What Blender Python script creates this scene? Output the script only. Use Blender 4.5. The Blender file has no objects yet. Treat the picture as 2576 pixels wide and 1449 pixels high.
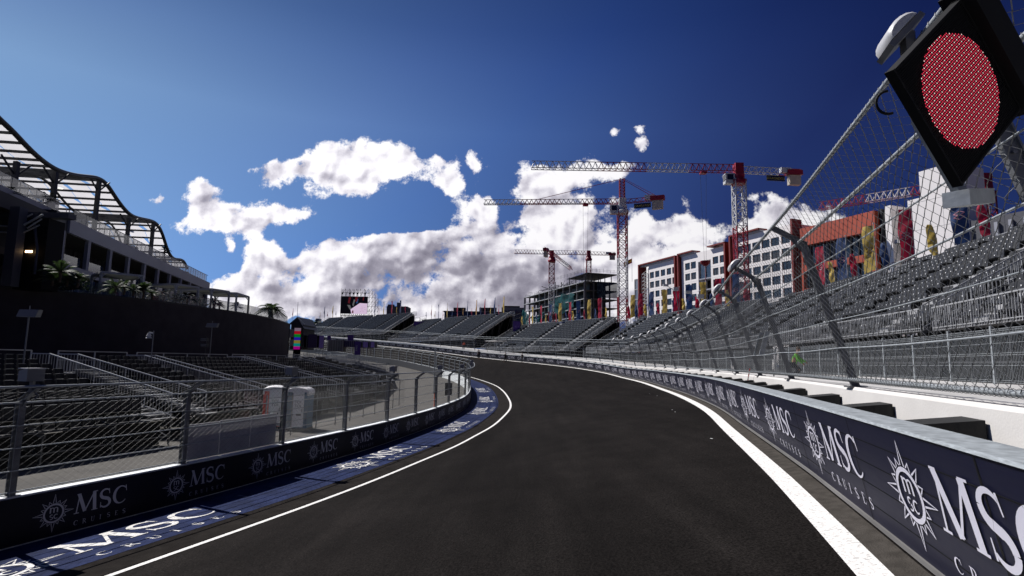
import bpy, math, random
import numpy as np
from mathutils import Matrix, Vector
random.seed(7)
RNG = np.random.default_rng(7)
SC = bpy.context.scene
COL = SC.collection
# ------------------------------------------------------------------ camera
F_PX, PITCH, ROLL = 1480.0, math.radians(7.13), math.radians(1.0)
cam = bpy.data.objects.new("camera", bpy.data.cameras.new("camera"))
COL.objects.link(cam)
cam.data.sensor_width = 36.0
cam.data.lens = 36.0 * F_PX / 2576.0
cam.data.clip_start = 0.05
cam.data.clip_end = 6000.0
cam.matrix_world = Matrix.Translation((0, 0, 1.55)) @ Matrix.Rotation(math.pi / 2 + PITCH, 4, 'X') @ Matrix.Rotation(ROLL, 4, 'Z')
SC.camera = cam
# ------------------------------------------------------------------ light
SUN_AZ, SUN_EL = math.radians(-55.0), math.radians(49.5)      # azimuth from +Y, to the left
SUN_DIR = Vector((math.sin(SUN_AZ) * math.cos(SUN_EL), math.cos(SUN_AZ) * math.cos(SUN_EL), math.sin(SUN_EL)))
sun_d = bpy.data.lights.new("sun", 'SUN')
sun_d.energy = 5.0
sun_d.angle = math.radians(0.53)
sun_d.color = (1.0, 0.965, 0.93)
sun = bpy.data.objects.new("sun", sun_d)
sun.rotation_euler = SUN_DIR.to_track_quat('Z', 'Y').to_euler()
COL.objects.link(sun)
SC.view_settings.view_transform = 'Standard'
SC.view_settings.look = 'None'
SC.view_settings.exposure = 0.2
SC.view_settings.gamma = 1.0
SC.cycles.max_bounces = 5
SC.cycles.diffuse_bounces = 2
SC.cycles.glossy_bounces = 2
SC.cycles.transparent_max_bounces = 12
SC.cycles.use_denoising = True
# ------------------------------------------------------------------ geometry of the view (used to set real positions)
EYE = np.array([0, 0, 1.55])
def _rx(a): c, s = math.cos(a), math.sin(a); return np.array([[1, 0, 0], [0, c, -s], [0, s, c]])
def _rz(a): c, s = math.cos(a), math.sin(a); return np.array([[c, -s, 0], [s, c, 0], [0, 0, 1]])
RC = _rx(math.pi / 2 + PITCH) @ _rz(ROLL)
def ray(px, py): return RC @ np.array([(px - 1288) / F_PX, (724.5 - py) / F_PX, -1.0])
def atY(px, py, Y):
    d = ray(px, py); return EYE + d * (Y / d[1])
def on_line(px, py, a, b):      # point where the sight line meets the vertical plane X = a + b*Y
    d = ray(px, py); k = a / (d[0] - b * d[1]); return EYE + d * k
# ------------------------------------------------------------------ world: physical sky with cumulus
def build_world():
    w = bpy.data.worlds.new("World"); SC.world = w; w.use_nodes = True
    nt = w.node_tree; N = nt.nodes; L = nt.links; N.clear()
    def node(t, **k):
        n = N.new(t)
        for a, b in k.items(): setattr(n, a, b)
        return n
    def m(op, a, b=None, c=None, clamp=False):
        n = node('ShaderNodeMath', operation=op, use_clamp=clamp)
        for i, v in enumerate((a, b, c)):
            if v is None: continue
            if isinstance(v, (int, float)): n.inputs[i].default_value = v
            else: L.new(v, n.inputs[i])
        return n.outputs[0]
    def vm(op, a, b=None, scale=None):
        n = node('ShaderNodeVectorMath', operation=op)
        for i, v in enumerate((a, b)):
            if v is None: continue
            if isinstance(v, (tuple, list)): n.inputs[i].default_value = v
            else: L.new(v, n.inputs[i])
        if scale is not None: n.inputs['Scale'].default_value = scale
        return n
    sky = node('ShaderNodeTexSky', sky_type='NISHITA', sun_disc=False)
    sky.sun_elevation = SUN_EL; sky.sun_rotation = SUN_AZ
    sky.air_density = 1.0; sky.dust_density = 0.6; sky.ozone_density = 2.5; sky.altitude = 600
    tc = node('ShaderNodeTexCoord')
    dirv = vm('NORMALIZE', tc.outputs['Generated']).outputs[0]
    dot = vm('DOT_PRODUCT', dirv, tuple(SUN_DIR)).outputs['Value']
    sep = node('ShaderNodeSeparateXYZ'); L.new(dirv, sep.inputs[0])
    up = m('MAXIMUM', sep.outputs[2], 0.0)
    # deep blue away from the sun, brighter towards it and towards the horizon
    mr = node('ShaderNodeValToRGB'); L.new(m('MULTIPLY_ADD', dot, 0.5, 0.5, True), mr.inputs[0])
    cr = mr.color_ramp; cr.elements[0].color = SKY_RAMP[0][1]; cr.elements[0].position = SKY_RAMP[0][0]
    cr.elements[1].position = SKY_RAMP[-1][0]; cr.elements[1].color = SKY_RAMP[-1][1]
    for p, c in SKY_RAMP[1:-1]:
        e = cr.elements.new(p); e.color = c
    mul = node('ShaderNodeMix', data_type='RGBA', blend_type='MULTIPLY'); mul.inputs['Factor'].default_value = 1
    L.new(sky.outputs[0], mul.inputs['A']); L.new(mr.outputs[0], mul.inputs['B'])
    hz = m('SUBTRACT', 1.0, m('DIVIDE', up, 0.42), None, True)
    hz = m('POWER', hz, 1.5)
    ur = node('ShaderNodeValToRGB'); L.new(up, ur.inputs[0]); uc = ur.color_ramp
    uc.elements[0].position = 0.05; uc.elements[0].color = (0.68, 0.80, 0.92, 1); uc.elements[1].position = 0.56; uc.elements[1].color = (0.36, 0.43, 0.60, 1)
    for p_, c_ in ((0.22, (0.90, 0.94, 0.92, 1)), (0.37, (1, 1, 1, 1)), (0.46, (0.66, 0.71, 0.84, 1)), (0.51, (0.46, 0.53, 0.70, 1))):
        e_ = uc.elements.new(p_); e_.color = c_
    mul2 = node('ShaderNodeMix', data_type='RGBA', blend_type='MULTIPLY'); mul2.inputs['Factor'].default_value = 1
    L.new(mul.outputs['Result'], mul2.inputs['A']); L.new(ur.outputs[0], mul2.inputs['B'])
    bright = vm('SCALE', mul2.outputs['Result']); L.new(m('MULTIPLY_ADD', hz, 0.42, 1.0), bright.inputs['Scale'])
    skycol = bright.outputs[0]
    # cloud layout: soft masses in direction space (u right, v up on the plane one unit ahead)
    yy = m('MAXIMUM', sep.outputs[1], 0.02)
    u = m('DIVIDE', sep.outputs[0], yy); v = m('DIVIDE', sep.outputs[2], yy)
    uv = node('ShaderNodeCombineXYZ'); L.new(u, uv.inputs[0]); L.new(v, uv.inputs[1])
    wn = node('ShaderNodeTexNoise', noise_dimensions='2D'); wn.inputs['Scale'].default_value = 9; wn.inputs['Detail'].default_value = 3
    L.new(uv.outputs[0], wn.inputs['Vector'])
    wv = vm('SUBTRACT', wn.outputs['Color'], (0.5, 0.5, 0.5)).outputs[0]
    uvw = vm('ADD', uv.outputs[0], vm('SCALE', wv, None, 0.055).outputs[0]).outputs[0]
    def field(blobs, vec):
        acc = None
        for (px, py, rx, ry, wt) in blobs:
            d = ray(px, py); cu, cv = d[0] / d[1], d[2] / d[1]
            s = vm('SUBTRACT', vec, (cu, cv, 0)).outputs[0]
            s = vm('MULTIPLY', s, (F_PX / rx, F_PX / ry, 0)).outputs[0]
            q = vm('DOT_PRODUCT', s, s).outputs['Value']
            e = m('MULTIPLY', m('EXPONENT', m('MULTIPLY', q, -0.62)), wt)
            acc = e if acc is None else m('ADD', acc, e)
        return acc
    mask = m('MULTIPLY', field(CLOUDS, uvw), 1.06)
    maskc = m('MULTIPLY_ADD', m('MINIMUM', mask, 1.15), 1.30, -0.24)
    maskc = m('SUBTRACT', maskc, m('MULTIPLY', m('MULTIPLY', m('SUBTRACT', 0.22, mask), 5.0, None, True), 0.7))
    def fbm(off, scale, det, rough=0.55):
        n = node('ShaderNodeTexNoise', noise_dimensions='3D')
        n.inputs['Scale'].default_value = scale; n.inputs['Detail'].default_value = det
        n.inputs['Roughness'].default_value = rough; n.inputs['Lacunarity'].default_value = 2.1
        L.new(vm('ADD', uv.outputs[0], off).outputs[0], n.inputs['Vector'])
        return n.outputs[0]
    def bil(off, scale):
        n = node('ShaderNodeTexVoronoi', feature='SMOOTH_F1', voronoi_dimensions='2D'); n.inputs['Scale'].default_value = scale
        n.inputs['Smoothness'].default_value = 0.6
        L.new(vm('ADD', uvw, off).outputs[0], n.inputs['Vector'])
        return n.outputs['Distance']
    n1 = fbm((0, 0, 3), 12, 12, 0.66)
    n1s = fbm((-0.008, 0.011, 3), 12, 12, 0.66)
    b1 = m('SUBTRACT', 0.5, bil((0, 0, 0), 19)); b1s = m('SUBTRACT', 0.5, bil((-0.014, 0.020, 0), 19))
    b2 = m('SUBTRACT', 0.5, bil((0.3, 0, 0), 44)); b2s = m('SUBTRACT', 0.5, bil((0.293, 0.010, 0), 44))
    def dens(n, ba, bb):
        t = m('MULTIPLY_ADD', m('SUBTRACT', n, 0.5), 4.4, maskc)
        t = m('MULTIPLY_ADD', ba, 0.42, t)
        return m('MULTIPLY_ADD', bb, 0.26, t)
    D = dens(n1, b1, b2); Ds = dens(n1s, b1s, b2s)
    cov = node('ShaderNodeMapRange', interpolation_type='SMOOTHSTEP'); L.new(D, cov.inputs[0])
    cov.inputs[1].default_value = 0.50; cov.inputs[2].default_value = 0.98
    relief = m('SUBTRACT', D, Ds)
    gm = field(GREYS, uvw)
    gn = fbm((5, 2, 1), 13, 4, 0.5)
    l1 = fbm((0, 0, 3), 11, 3, 0.5); l2 = fbm((-0.02, 0.028, 3), 11, 3, 0.5)
    soft = m('SUBTRACT', l1, l2)
    th = node('ShaderNodeMapRange', interpolation_type='SMOOTHSTEP'); L.new(m('MULTIPLY_ADD', m('SUBTRACT', l1, 0.5), 1.6, mask), th.inputs[0])
    th.inputs[1].default_value = 0.75; th.inputs[2].default_value = 2.1; th.inputs[3].default_value = 0.0; th.inputs[4].default_value = 0.16
    g = m('ADD', m('MULTIPLY', gm, m('MULTIPLY_ADD', gn, 0.85, 0.10)), th.outputs[0])
    g = m('MULTIPLY_ADD', soft, -1.1, g)
    g = m('MULTIPLY_ADD', relief, -0.24, g)
    g = m('MULTIPLY_ADD', m('SUBTRACT', b1, b1s), -0.5, g); g = m('MULTIPLY_ADD', m('SUBTRACT', b2, b2s), -0.28, g)
    n2 = fbm((2, 7, 3), 30, 6, 0.6)
    g = m('MULTIPLY_ADD', m('SUBTRACT', n2, 0.5), 0.28, g, True)
    ccol = node('ShaderNodeValToRGB'); L.new(g, ccol.inputs[0])
    e = ccol.color_ramp.elements
    e[0].position = 0.0; e[0].color = (0.92, 0.905, 0.93, 1)
    e[1].position = 0.30; e[1].color = (0.62, 0.60, 0.67, 1)
    x = e.new(0.12); x.color = (0.83, 0.81, 0.86, 1)
    x = e.new(0.6); x.color = (0.32, 0.305, 0.37, 1)
    x = e.new(1.0); x.color = (0.17, 0.16, 0.21, 1)
    # clouds away from the sun side are a little dimmer
    cs = vm('SCALE', ccol.outputs[0]); L.new(m('MULTIPLY_ADD', dot, 0.42, 0.72), cs.inputs['Scale'])
    ssc = vm('SCALE', skycol, None, SKY_STRENGTH).outputs[0]
    mix = node('ShaderNodeMix', data_type='RGBA'); L.new(cov.outputs[0], mix.inputs['Factor'])
    L.new(ssc, mix.inputs['A']); L.new(cs.outputs[0], mix.inputs['B'])
    bg = node('ShaderNodeBackground'); L.new(mix.outputs['Result'], bg.inputs[0]); bg.inputs[1].default_value = 1.0
    o = node('ShaderNodeOutputWorld'); L.new(bg.outputs[0], o.inputs[0])
SKY_STRENGTH = 0.112
SKY_RAMP = [(0.40, (0.03, 0.04, 0.13, 1)), (0.67, (0.072, 0.086, 0.215, 1)), (0.74, (0.136, 0.172, 0.34, 1)), (0.82, (0.245, 0.328, 0.53, 1)), (0.88, (0.40, 0.48, 0.62, 1)), (0.94, (0.52, 0.62, 0.66, 1))]
CLOUDS = [(540,545,85,42,1.05),(535,482,34,30,.95),(628,560,48,34,1.0),(470,562,40,12,.5),(410,500,14,12,.6),
 (705,528,34,22,.8),(755,552,50,22,.9),(905,392,95,42,.95),(730,428,80,24,.8),(850,440,110,34,.9),(880,488,55,22,.7),(985,420,55,38,.75),(1010,495,38,14,.55),
 (1130,475,38,52,.95),(1197,425,17,30,.7),(1230,532,38,46,1.0),(1310,470,50,34,.7),(1430,425,135,32,.85),(1560,428,46,22,.62),(1070,440,30,26,.5),(1180,500,40,30,.5),
 (1400,500,115,42,.8),(1400,575,95,38,.8),(1330,570,42,50,.6),(1490,560,55,50,.7),(1060,590,65,22,.8),(1000,612,65,20,.7),(1150,575,60,30,.6),(870,560,40,16,.4),(1040,520,60,26,-.55),(1120,562,90,20,-.55),(1292,500,26,60,-.6),(1600,505,34,50,-.5),(1570,590,26,30,-.45),(1180,470,14,40,-.35),(1840,520,60,30,-.4),(1000,570,120,14,-.35),(1280,510,26,50,-.45),(1500,500,20,40,-.3),
 (660,640,36,24,.85),(730,700,110,44,1.1),(655,695,45,30,.8),(790,660,34,36,.55),(850,735,230,28,1.1),(680,770,70,20,.85),
 (930,645,85,52,1.1),(1100,632,130,56,1.2),(1260,618,66,40,1.1),(1100,712,330,58,1.3),(1390,705,120,44,1.0),(1240,785,420,30,1.15),(900,795,200,14,.9),(1480,660,60,36,.6),
 (1650,590,50,45,.9),(1560,640,60,50,.7),(1580,740,60,50,.7),(1745,572,80,30,.95),(1700,640,110,28,.95),(1345,470,40,30,.3),(1420,540,60,40,.25),(1620,645,45,32,.7),(1718,500,22,36,.6),(1610,560,26,44,.5),
 (1960,548,90,34,1),(2060,560,70,40,.9),(1900,570,50,30,.7),(1540,335,18,13,.72),(1613,360,20,16,.70),(1595,395,20,12,-.6),(1602,322,32,9,.55),(1750,358,22,10,.6),
 (1900,492,22,11,.62),(1815,500,20,16,.58),(1820,450,22,13,.5),(562,626,13,14,.72),(1460,662,42,10,.7),(1103,412,10,13,.5),(380,497,8,5,.4),(1480,350,60,10,.2),
 (1000,545,60,18,-.5),(905,592,75,20,-.5),(1330,705,16,12,-.6),(1060,560,30,12,-.3),(1300,590,40,14,-.6),(1110,560,30,40,-.25),(860,768,60,7,-.5),(1690,480,50,30,-.3),(560,690,30,24,-.5)]
GREYS = [(1200,650,120,20,.3),(1350,690,110,26,.25),(560,530,55,22,.42),(630,575,40,20,.35),(490,570,40,12,.2),(800,450,90,18,.16),(900,470,60,16,.2),(1190,640,140,26,.85),(1090,625,60,30,.45),(1290,600,60,26,.35),(925,700,90,32,.62),(700,720,80,20,.4),
 (1130,690,120,22,.6),(1330,725,160,22,.7),(1230,765,260,18,.75),(900,770,120,12,.3),(1420,690,80,30,.4),(1460,600,40,30,.15),(1700,625,90,14,.2),(1940,565,80,14,.25),(1420,560,80,30,.14)]
build_world()
# ------------------------------------------------------------------ materials
def mat(name, col, rough=0.7, metal=0.0, var=0.0, vscale=4.0, bump=0.0, bscale=40.0, spec=0.5, emit=0.0, alpha=1.0, trans=0.0, col2=None, thr=None, stretch=None, detail=4):
    m = bpy.data.materials.new(name); m.use_nodes = True
    nt = m.node_tree; b = nt.nodes['Principled BSDF']; L = nt.links
    b.inputs['Roughness'].default_value = rough; b.inputs['Metallic'].default_value = metal
    b.inputs['Specular IOR Level'].default_value = spec
    c = (*col, 1)
    b.inputs['Base Color'].default_value = c
    if var or bump or col2:
        tc = nt.nodes.new('ShaderNodeTexCoord'); vec = tc.outputs['Object']
        if stretch:
            mp = nt.nodes.new('ShaderNodeMapping'); mp.inputs['Scale'].default_value = stretch; L.new(vec, mp.inputs[0]); vec = mp.outputs[0]
    if var or col2:
        n = nt.nodes.new('ShaderNodeTexNoise'); n.inputs['Scale'].default_value = vscale; n.inputs['Detail'].default_value = detail
        L.new(vec, n.inputs['Vector'])
        r = nt.nodes.new('ShaderNodeValToRGB'); L.new(n.outputs[0], r.inputs[0])
        lo = tuple(x * (1 - var) for x in col); hi = col2 or tuple(min(1, x * (1 + var)) for x in col)
        a0, a1 = thr or (0.3, 0.7)
        r.color_ramp.elements[0].position = a0; r.color_ramp.elements[0].color = (*lo, 1)
        r.color_ramp.elements[1].position = a1; r.color_ramp.elements[1].color = (*hi, 1)
        L.new(r.outputs[0], b.inputs['Base Color'])
    if bump:
        n = nt.nodes.new('ShaderNodeTexNoise'); n.inputs['Scale'].default_value = bscale; n.inputs['Detail'].default_value = 3
        L.new(vec, n.inputs['Vector'])
        bp = nt.nodes.new('ShaderNodeBump'); bp.inputs['Strength'].default_value = bump; bp.inputs['Distance'].default_value = 0.02
        L.new(n.outputs[0], bp.inputs['Height']); L.new(bp.outputs[0], b.inputs['Normal'])
    if emit:
        b.inputs['Emission Color'].default_value = c; b.inputs['Emission Strength'].default_value = emit
    if trans:
        b.inputs['Transmission Weight'].default_value = trans
    if alpha < 1: b.inputs['Alpha'].default_value = alpha
    return m
MT = {}
def T(n, *a, **k): MT[n] = mat(n, *a, **k)
T('asphalt', (.0098,.0084,.0078), .95, var=.25, vscale=1.3, bump=.6, bscale=90, spec=.03, detail=8, stretch=(.5,.12,.5))
T('asphalt_apron', (.019,.0165,.015), .95, var=.3, vscale=3, bump=.6, bscale=80, spec=.03, detail=8)
T('asphalt_edge', (.058,.052,.046), .95, var=.25, vscale=6, bump=.8, bscale=60, spec=.05, detail=8)
T('blue_paint', (.018,.028,.085), .8, var=.35, vscale=1.6, bump=.2, bscale=60, spec=.06, detail=9)
T('white_paint', (.78,.76,.73), .6, var=.06, vscale=8, bump=.3, bscale=70)
T('painted_white', (.72,.75,.76), .65, var=.08, vscale=3)
T('soil', (.055,.048,.040), .95, var=.35, vscale=.5, bump=.4, bscale=8, detail=8)
T('paving', (.062,.057,.050), .95, var=.25, vscale=.8, bump=.2, bscale=20, detail=7)
T('slab', (.46,.45,.44), .85, var=.18, vscale=.6, detail=8)
T('concrete', (.60,.58,.555), .8, var=.08, vscale=.9, bump=.15, bscale=30, detail=8)
T('concrete_dark', (.16,.155,.15), .85, var=.25, vscale=.6, detail=6)
T('galv', (.36,.385,.40), .48, metal=.35, var=.22, vscale=9, bump=.05, detail=6)
T('galv_cap', (.33,.36,.38), .55, metal=.2, var=.3, vscale=10, detail=8, stretch=(1,1,6))
T('galv_dark', (.16,.165,.175), .5, metal=.4, var=.3, vscale=3)
T('wire', (.15,.155,.16), .45, metal=.4)
T('wire_dark', (.030,.031,.034), .5, metal=.3)
T('rubber', (.010,.010,.010), .75, bump=.5, bscale=14)
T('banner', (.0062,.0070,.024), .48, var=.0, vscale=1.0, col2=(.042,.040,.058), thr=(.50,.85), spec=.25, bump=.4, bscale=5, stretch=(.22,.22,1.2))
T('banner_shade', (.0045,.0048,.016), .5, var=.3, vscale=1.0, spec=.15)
T('vinyl_white', (.66,.65,.74), .45)
T('vinyl_grey', (.42,.43,.52), .5)
T('seat_grey', (.024,.0245,.027), .45, spec=.45)
T('seat_black', (.0075,.0075,.008), .42, spec=.35)
T('glint_scrap_white', (.8,.8,.8), .5)  # for the painted seat glints and the road scraps
T('tread_dark', (.045,.045,.048), .6, var=.3, vscale=3)
T('step_dark', (.13,.13,.135), .6, var=.5, vscale=3)
T('tread', (.30,.30,.31), .6, metal=.2, var=.25, vscale=2)
T('riser', (.028,.028,.031), .7)
T('step', (.34,.34,.345), .6, var=.2, vscale=3)
T('steel_rail', (.42,.425,.43), .42, metal=.35)
T('scaffold', (.09,.092,.096), .5, metal=.4)
T('dark_board', (.36,.35,.365), .6, var=.1)
T('fascia_dark', (.06,.065,.085), .55)
T('pergola_sheet', (.34,.35,.34), .7)
T('light_glow2', (.9,.9,.85), emit=.9)
T('concrete_frame', (.10,.098,.092), .85, var=.2)
T('far_frame', (.34,.35,.36), .7)
T('net_dark', (.012,.03,.05), .8, alpha=.8)
T('louvre', (.012,.012,.013), .8, spec=.2)
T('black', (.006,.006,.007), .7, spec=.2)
T('dark_grey', (.03,.03,.033), .6)
T('dark_cladding', (.050,.043,.047), .8, var=.15, vscale=.8, spec=.25)
T('steel_dark', (.022,.024,.030), .5, metal=.2)
T('fascia', (.30,.31,.36), .55, var=.06, vscale=.3)
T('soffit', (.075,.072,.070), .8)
T('col_grey', (.36,.37,.42), .6)
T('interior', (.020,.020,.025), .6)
T('glass_rail', (.10,.135,.145), .08, spec=.8, alpha=.42)
T('glass_blue', (.05,.075,.12), .06, spec=1.0, alpha=.62)
T('glass_dark', (.016,.017,.021), .07, spec=.9)
T('glass_bronze', (.058,.048,.036), .1, spec=.8)
T('canopy_panel', (.62,.61,.62), .7, var=.06, vscale=.4)
T('pergola', (.42,.44,.47), .6)
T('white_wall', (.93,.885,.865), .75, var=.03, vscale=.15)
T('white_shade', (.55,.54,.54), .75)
T('joint', (.33,.33,.33), .8)
T('red_trim', (.20,.026,.018), .5, var=.1)
T('orange_clad', (.40,.062,.026), .6, var=.08, vscale=.3)
T('crane_red', (.30,.010,.024), .45)
T('crane_white', (.62,.62,.62), .5)
T('crane_cable', (.03,.03,.03), .6)
T('crane_block', (.50,.44,.36), .8, var=.12, vscale=2)
T('sign_navy', (.010,.016,.06), .5)
T('sign_yellow', (.62,.50,.09), .5)
T('net_teal', (.012,.125,.14), .8, var=.4, vscale=.6, alpha=.72)
T('net_blue', (.012,.035,.16), .8, var=.4, vscale=.6, alpha=.85)
T('flag_crimson', (.50,.022,.062), .75, var=.18, vscale=1.2, trans=0)
T('flag_yellow', (.72,.52,.12), .75, var=.15, vscale=1.2)
T('flag_navy', (.035,.075,.20), .75, var=.3, vscale=1.2)
T('flag_orange', (.60,.33,.09), .75, var=.1, vscale=1.2)
T('flag_mark', (.62,.30,.36), .7)
T('flag_mark_dark', (.16,.10,.06), .7)
T('palm_leaf', (.030,.052,.016), .6, var=.3, vscale=3)
T('palm_dark', (.016,.026,.011), .6, var=.3, vscale=3)
T('bark', (.07,.05,.035), .9, var=.3, vscale=8)
T('toilet_shell', (.66,.65,.65), .5, var=.06, vscale=2)
T('toilet_red', (.60,.03,.02), .5)
T('toilet_blue', (.015,.075,.15), .5)
T('ink', (.02,.02,.02), .6)
T('purple', (.075,.030,.22), .6)
T('purple_dark', (.03,.014,.075), .6)
T('purple_light', (.30,.20,.55), .6)
T('lamp_white', (.50,.50,.51), .4)
T('lamp_grey', (.18,.185,.20), .5, metal=.2)
T('light_glow', (1.0,.62,.30), emit=6)
T('led_red', (.70,.035,.075), emit=1.0)
T('led_pale', (.85,.58,.54), emit=.85)
T('screen_black', (.004,.004,.006), .5)
T('screen_pink', (.52,.40,.52), emit=1.0)
T('screen_red', (.11,.010,.014), emit=.6)
T('screen_grey', (.12,.12,.12), emit=.7)
T('screen_blue', (.02,.06,.16), emit=.7)
for i, c in enumerate([(.22,.17,.22),(.42,.005,.02),(.0,.22,.02),(.02,.01,.36),(.25,.20,.03),(.0,.26,.22),(.40,.0,.22)]):
    T('bar%d' % i, c, emit=.55)
T('hivis_green', (.12,.42,.03), .7)
T('hivis_orange', (.8,.10,.02), .7)
T('skin', (.35,.19,.12), .6)
T('cloth_dark', (.02,.02,.025), .8)
T('cloth_pale', (.45,.45,.44), .8)
T('flag_red_es', (.45,.02,.02), .7)
T('flag_yel_es', (.7,.45,.03), .7)
T('far_stone', (.10,.10,.115), .8, var=.1)
T('far_white', (.22,.22,.235), .8)
T('far_tower', (.10,.15,.22), .4)
T('foliage', (.035,.06,.022), .8, var=.4, vscale=2)
T('tape_red', (.6,.03,.03), .6)
# ------------------------------------------------------------------ mesh builder
def road_material():
    m = MT['asphalt']; nt = m.node_tree; b = nt.nodes['Principled BSDF']; L = nt.links; tc = nt.nodes.new('ShaderNodeTexCoord')
    def nz(scale, det, st, lo, hi, a0, a1, rough=.6):
        mp = nt.nodes.new('ShaderNodeMapping'); mp.inputs['Scale'].default_value = st; mp.inputs['Rotation'].default_value = (0, 0, .25); L.new(tc.outputs['Object'], mp.inputs[0])
        n = nt.nodes.new('ShaderNodeTexNoise'); n.inputs['Scale'].default_value = scale; n.inputs['Detail'].default_value = det; n.inputs['Roughness'].default_value = rough; L.new(mp.outputs[0], n.inputs['Vector'])
        r = nt.nodes.new('ShaderNodeMapRange'); L.new(n.outputs[0], r.inputs[0]); r.inputs[1].default_value = a0; r.inputs[2].default_value = a1; r.inputs[3].default_value = lo; r.inputs[4].default_value = hi; return r.outputs[0]
    def mul(a, c): 
        x = nt.nodes.new('ShaderNodeMath'); x.operation = 'MULTIPLY'; L.new(a, x.inputs[0]); L.new(c, x.inputs[1]); return x.outputs[0]
    g = mul(nz(34, 3, (1, 1, 1), .45, 1.75, .38, .66, .7), nz(.16, 5, (1.0, .35, 1), .78, 1.45, .35, .72))
    g = mul(g, nz(1.6, 6, (1, .06, 1), .90, 1.25, .42, .70)); g = mul(g, nz(.9, 8, (1.0, .8, 1), .9, 1.12, .4, .6))
    vm = nt.nodes.new('ShaderNodeVectorMath'); vm.operation = 'SCALE'; vm.inputs[0].default_value = (.0100, .0087, .0081); L.new(g, vm.inputs['Scale']); L.new(vm.outputs[0], b.inputs['Base Color'])
road_material()
def worn(name, amt=.35, scale=28, dark=.35):
    m = MT[name]; nt = m.node_tree; b = nt.nodes['Principled BSDF']; L = nt.links; tc = nt.nodes.new('ShaderNodeTexCoord')
    n = nt.nodes.new('ShaderNodeTexNoise'); n.inputs['Scale'].default_value = scale; n.inputs['Detail'].default_value = 8; n.inputs['Roughness'].default_value = .75; L.new(tc.outputs['Object'], n.inputs['Vector'])
    r = nt.nodes.new('ShaderNodeMapRange'); L.new(n.outputs[0], r.inputs[0]); r.inputs[1].default_value = .30; r.inputs[2].default_value = .30+amt; r.inputs[3].default_value = dark; r.inputs[4].default_value = 1.0
    src = b.inputs['Base Color'].links[0].from_socket; vm = nt.nodes.new('ShaderNodeVectorMath'); vm.operation = 'SCALE'; L.new(src, vm.inputs[0]); L.new(r.outputs[0], vm.inputs['Scale']); L.new(vm.outputs[0], b.inputs['Base Color'])
worn('white_paint', .22, 22, .30); worn('blue_paint', .3, 5, .5)
def translucent(name, f, tint=None):
    m = MT[name]; nt = m.node_tree; b = nt.nodes['Principled BSDF']; out = [n for n in nt.nodes if n.type == 'OUTPUT_MATERIAL'][0]
    tr = nt.nodes.new('ShaderNodeBsdfTranslucent'); mx = nt.nodes.new('ShaderNodeMixShader'); mx.inputs[0].default_value = f
    if b.inputs['Base Color'].is_linked: nt.links.new(b.inputs['Base Color'].links[0].from_socket, tr.inputs[0])
    else: tr.inputs[0].default_value = b.inputs['Base Color'].default_value
    if tint: tr.inputs[0].default_value = (*tint, 1)
    nt.links.new(b.outputs[0], mx.inputs[1]); nt.links.new(tr.outputs[0], mx.inputs[2]); nt.links.new(mx.outputs[0], out.inputs[0])
for n_ in ('flag_crimson', 'flag_yellow', 'flag_navy', 'flag_orange', 'net_teal', 'palm_leaf', 'palm_dark'): translucent(n_, .42)
translucent('canopy_panel', .72); translucent('pergola_sheet', .3)
def V3(a): return np.array(a, float)
def unit(a): a = V3(a); n = np.linalg.norm(a); return a / n if n > 1e-9 else a
ZUP = V3((0, 0, 1))
BOXF = np.array([[0,3,2,1],[4,5,6,7],[0,1,5,4],[1,2,6,5],[2,3,7,6],[3,0,4,7]])
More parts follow.
